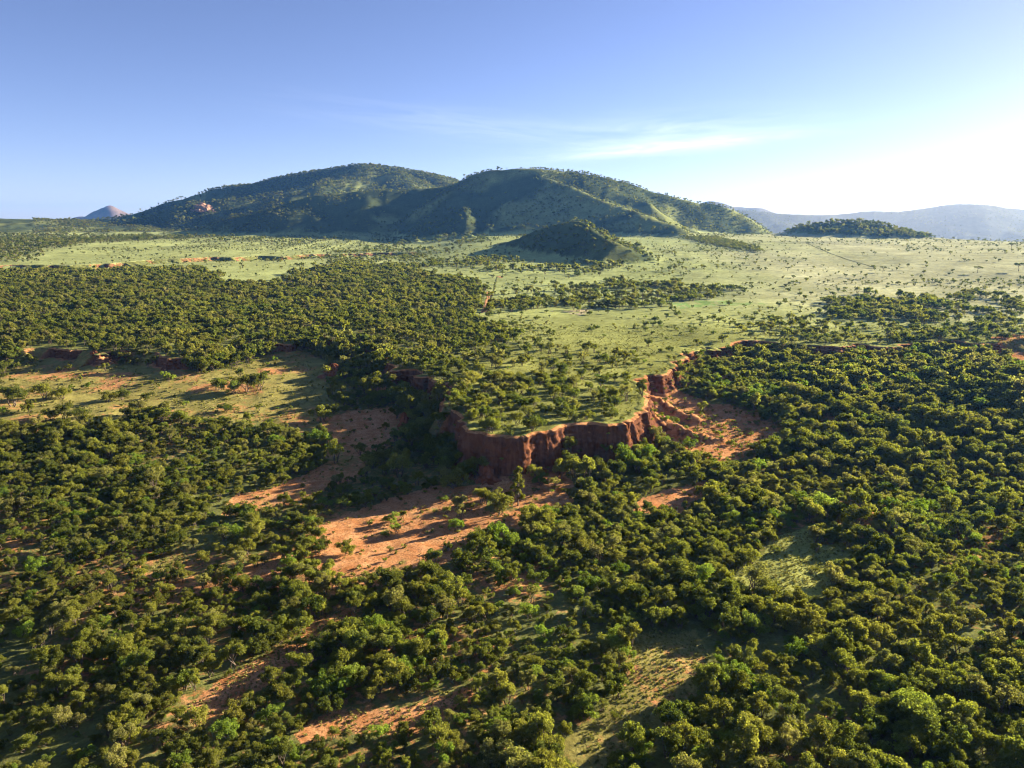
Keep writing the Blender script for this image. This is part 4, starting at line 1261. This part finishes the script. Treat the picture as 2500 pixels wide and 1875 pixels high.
p = at([(430, 452)])[0]
ro = bpy.data.objects.new('rock_outcrop', None); COL.objects.link(ro); ro.location = (p[0], p[1], p[2])
tag(ro, 'sunlit reddish rock outcrop on the lower left hillside', 'rock outcrop')
for k, (ox, oy, r0, h) in enumerate([(0, 6, 24, 20), (20, 2, 17, 15), (-18, 4, 18, 14), (10, -14, 13, 8), (38, 12, 13, 9), (-6, 22, 26, 26), (16, 24, 20, 22)]):
    link('boulder', pillar_mesh('boulder', r0, h, 80 + k, M_ROCK, 0.0, 0.62, 22, 40), ro, (ox, oy, -8))

def ribbon(name, pts, width, mat, label, lift=0.22):
    P2 = at(pts); R2, t = resample(P2[:, :2], 3.0)
    R2 = R2.copy()
    R2[:, 0] += 0.5 * fbm(t, t * 0, 25, 2, 301)
    tx = np.gradient(R2[:, 0]); ty = np.gradient(R2[:, 1]); L = np.sqrt(tx * tx + ty * ty) + 1e-9
    nx_, ny_ = -ty / L, tx / L
    w = width * (0.5 + 0.12 * fbm(t, t * 0, 9, 2, 302))
    rows = []
    for f in (-1.0, -0.5, 0.0, 0.5, 1.0):
        X_ = R2[:, 0] + nx_ * w * f; Y_ = R2[:, 1] + ny_ * w * f
        rows.append(np.stack([X_, Y_, height(X_, Y_) + lift * (1.0 - 0.5 * abs(f))], -1))
    n = len(R2); v = np.concatenate(rows); ii = np.arange(5 * n).reshape(5, n)
    q = np.stack([ii[:-1, :-1], ii[:-1, 1:], ii[1:, 1:], ii[1:, :-1]], -1).reshape(-1, 4)
    me = mesh_np(name, v, q[:, ::-1], mat)
    return tag(link(name, me), label, kind='structure')
def path_mat(name, c1, c2):
    m, nt = new_mat(name); T = NT(nt)
    out = T.node('ShaderNodeOutputMaterial'); pos = T.node('ShaderNodeNewGeometry').outputs['Position']
    d = T.node('ShaderNodeBsdfDiffuse', Roughness=0.0); nt.links.new(T.mix(T.rng(T.noise(pos, 0.3, 5, 0.65), 0.35, 0.65), c1, c2), d.inputs['Color'])
    nt.links.new(d.outputs[0], out.inputs['Surface'])
    return m
M_RUT = path_mat('red_rut', (0.42, 0.19, 0.09), (0.46, 0.27, 0.13))
M_WORN = path_mat('worn_track', (0.085, 0.095, 0.035), (0.13, 0.13, 0.05))
ribbon('dirt_track', [(1040, 676), (1046, 664), (1051, 652), (1054, 641), (1055, 632)], 1.8, M_RUT, 'left red wheel rut beside the dense plateau wood')
ribbon('dirt_track', [(1046, 674), (1051, 663), (1055, 652), (1058, 642), (1059, 634)], 1.6, M_RUT, 'right red wheel rut beside the dense plateau wood')
ribbon('dirt_track', [(1051, 638), (1056, 633), (1061, 630)], 7.0, M_RUT, 'bare red patch where the wheel ruts end by the wood')
ribbon('dirt_track', [(1072, 597), (1077, 597), (1083, 600)], 3.5, M_RUT, 'short red scrape at the far end of the fence-straight track')
ribbon('path', [(1049, 680), (1055, 662), (1061, 646), (1067, 626), (1071, 610), (1073, 598)], 1.3, M_WORN, 'straight dark track line crossing the grass beside the red ruts')
ribbon('path', [(1744, 526), (1766, 536), (1788, 545), (1822, 558), (1852, 567), (1892, 579)], 2.2, M_WORN, 'thin dark track line running over the pale right plain')

g = np.random.default_rng(401)
TUFTS = bpy.data.collections.new('tuft_shapes')
M_TUFT = leaf_material('tuft_grass', (0.22, 0.21, 0.062), (0.18, 0.19, 0.055), (0.26, 0.22, 0.08), 0.3)
for k in range(4):
    cv, tone = leaf_quads(np.random.default_rng(410 + k), [(0.12 * math.cos(a), 0.12 * math.sin(a), 0.16) for a in (0, 2.1, 4.2)], [0.26, 0.22, 0.24], 0.9, 16, 0.30)
    cv[:, 2] = np.maximum(cv[:, 2], 0.0)
    TUFTS.objects.link(bpy.data.objects.new('tuft_%d' % k, crown_mesh('tuft', cv, tone, M_TUFT)))
def tufts(areas, cell, y0, y1, p, seed, smin, smax, label, plateau=False):
    x, y, g = scatter_cells(cell, y0, y1, seed, 0.72)
    s = edge_s(x, y)
    if plateau: m = (s < -1.5) & ~in_area('dense_plateau', x, y, 3)
    else:
        m = np.zeros(len(x), bool)
        for a in areas: m |= in_area(a, x, y, 2.0)
        m &= s > 6
    m &= g.random(len(x)) < p * np.clip(1 + 1.3 * fbm(x, y, 9, 3, seed + 1), 0.05, 2.2)
    x, y = x[m], y[m]; n = len(x)
    me = bpy.data.meshes.new('grass_tufts'); me.vertices.add(n)
    me.vertices.foreach_set('co', np.stack([x, y, height(x, y) - 0.02], -1).astype(np.float32).ravel())
    rz = g.random(n) * 6.283; sc_ = smin + (smax - smin) * g.random(n) ** 2
    attr(me, 'turn', 'FLOAT_VECTOR', np.stack([rz * 0, rz * 0, rz], -1))
    attr(me, 'size', 'FLOAT_VECTOR', np.stack([sc_, sc_, sc_], -1)); attr(me, 'shape', 'INT', g.integers(0, 4, n))
    o = link('grass_tufts', me); md = o.modifiers.new('grow', 'NODES'); md.node_group = GROW_T
    tag(o, label, 'grass', kind='stuff')
    return n
GROW_T = scatter_group(TUFTS)
nt1 = tufts(['left_clearing', 'wash', 'sand_clearing', 'sand_pocket', 'badland', 'cliff_foot'], 1.3, 120, 420, 0.16, 421, 0.6, 2.2, 'low grass tufts dotted over the sandy clearings')
nt2 = tufts(['grass_strip', 'grass_glade', 'glade_tail', 'track_gap', 'track_gap_low', 'little_gap', 'upper_gap'], 0.8, 75, 220, 0.8, 431, 0.4, 1.1, 'grass tufts covering the glades in the thicket')
nt3 = tufts([], 1.7, 205, 470, 0.5, 441, 0.4, 1.3, 'grass tufts over the near plateau', True)
print('tufts', nt1, nt2, nt3)

# ------------------------------------------------------------------ the morning air
hv = [(a, b, c) for c in (-60.0, 360.0) for a, b in ((-9000, -400), (9000, -400), (9000, 13000), (-9000, 13000))]
hm = bpy.data.meshes.new('haze')
hm.from_pydata(hv, [], [(0, 3, 2, 1), (4, 5, 6, 7), (0, 1, 5, 4), (1, 2, 6, 5), (2, 3, 7, 6), (3, 0, 4, 7)])
mh, nth = new_mat('haze_air')
Th = NT(nth)
ho = Th.node('ShaderNodeOutputMaterial')
pv = Th.node('ShaderNodeVolumePrincipled')
pv.inputs['Color'].default_value = (0.15, 0.42, 1.0, 1)
pv.inputs['Density'].default_value = 0.000036
pv.inputs['Anisotropy'].default_value = 0.3
nth.links.new(pv.outputs[0], ho.inputs['Volume'])
hm.materials.append(mh)
tag(link('haze', hm), 'thin pale morning haze over the whole landscape', 'haze', kind='stuff')

# a low bank of mist lying in the valley behind the plain on the right
mv = [(a, b, c) for c in (-60.0, 170.0) for a, b in ((900, 2050), (4200, 2050), (4200, 4050), (900, 4050))]
mm = bpy.data.meshes.new('mist')
mm.from_pydata(mv, [], [(0, 3, 2, 1), (4, 5, 6, 7), (0, 1, 5, 4), (1, 2, 6, 5), (2, 3, 7, 6), (3, 0, 4, 7)])
mt_, ntm = new_mat('mist_air')
Tm = NT(ntm)
mo = Tm.node('ShaderNodeOutputMaterial')
pm = Tm.node('ShaderNodeVolumePrincipled')
pm.inputs['Color'].default_value = (0.85, 0.92, 1.0, 1)
pm.inputs['Density'].default_value = 0.00008
pm.inputs['Anisotropy'].default_value = 0.3
ntm.links.new(pm.outputs[0], mo.inputs['Volume'])
mm.materials.append(mt_)
tag(link('mist', mm), 'low pale mist lying in the valley before the right ridge', 'mist', kind='stuff')
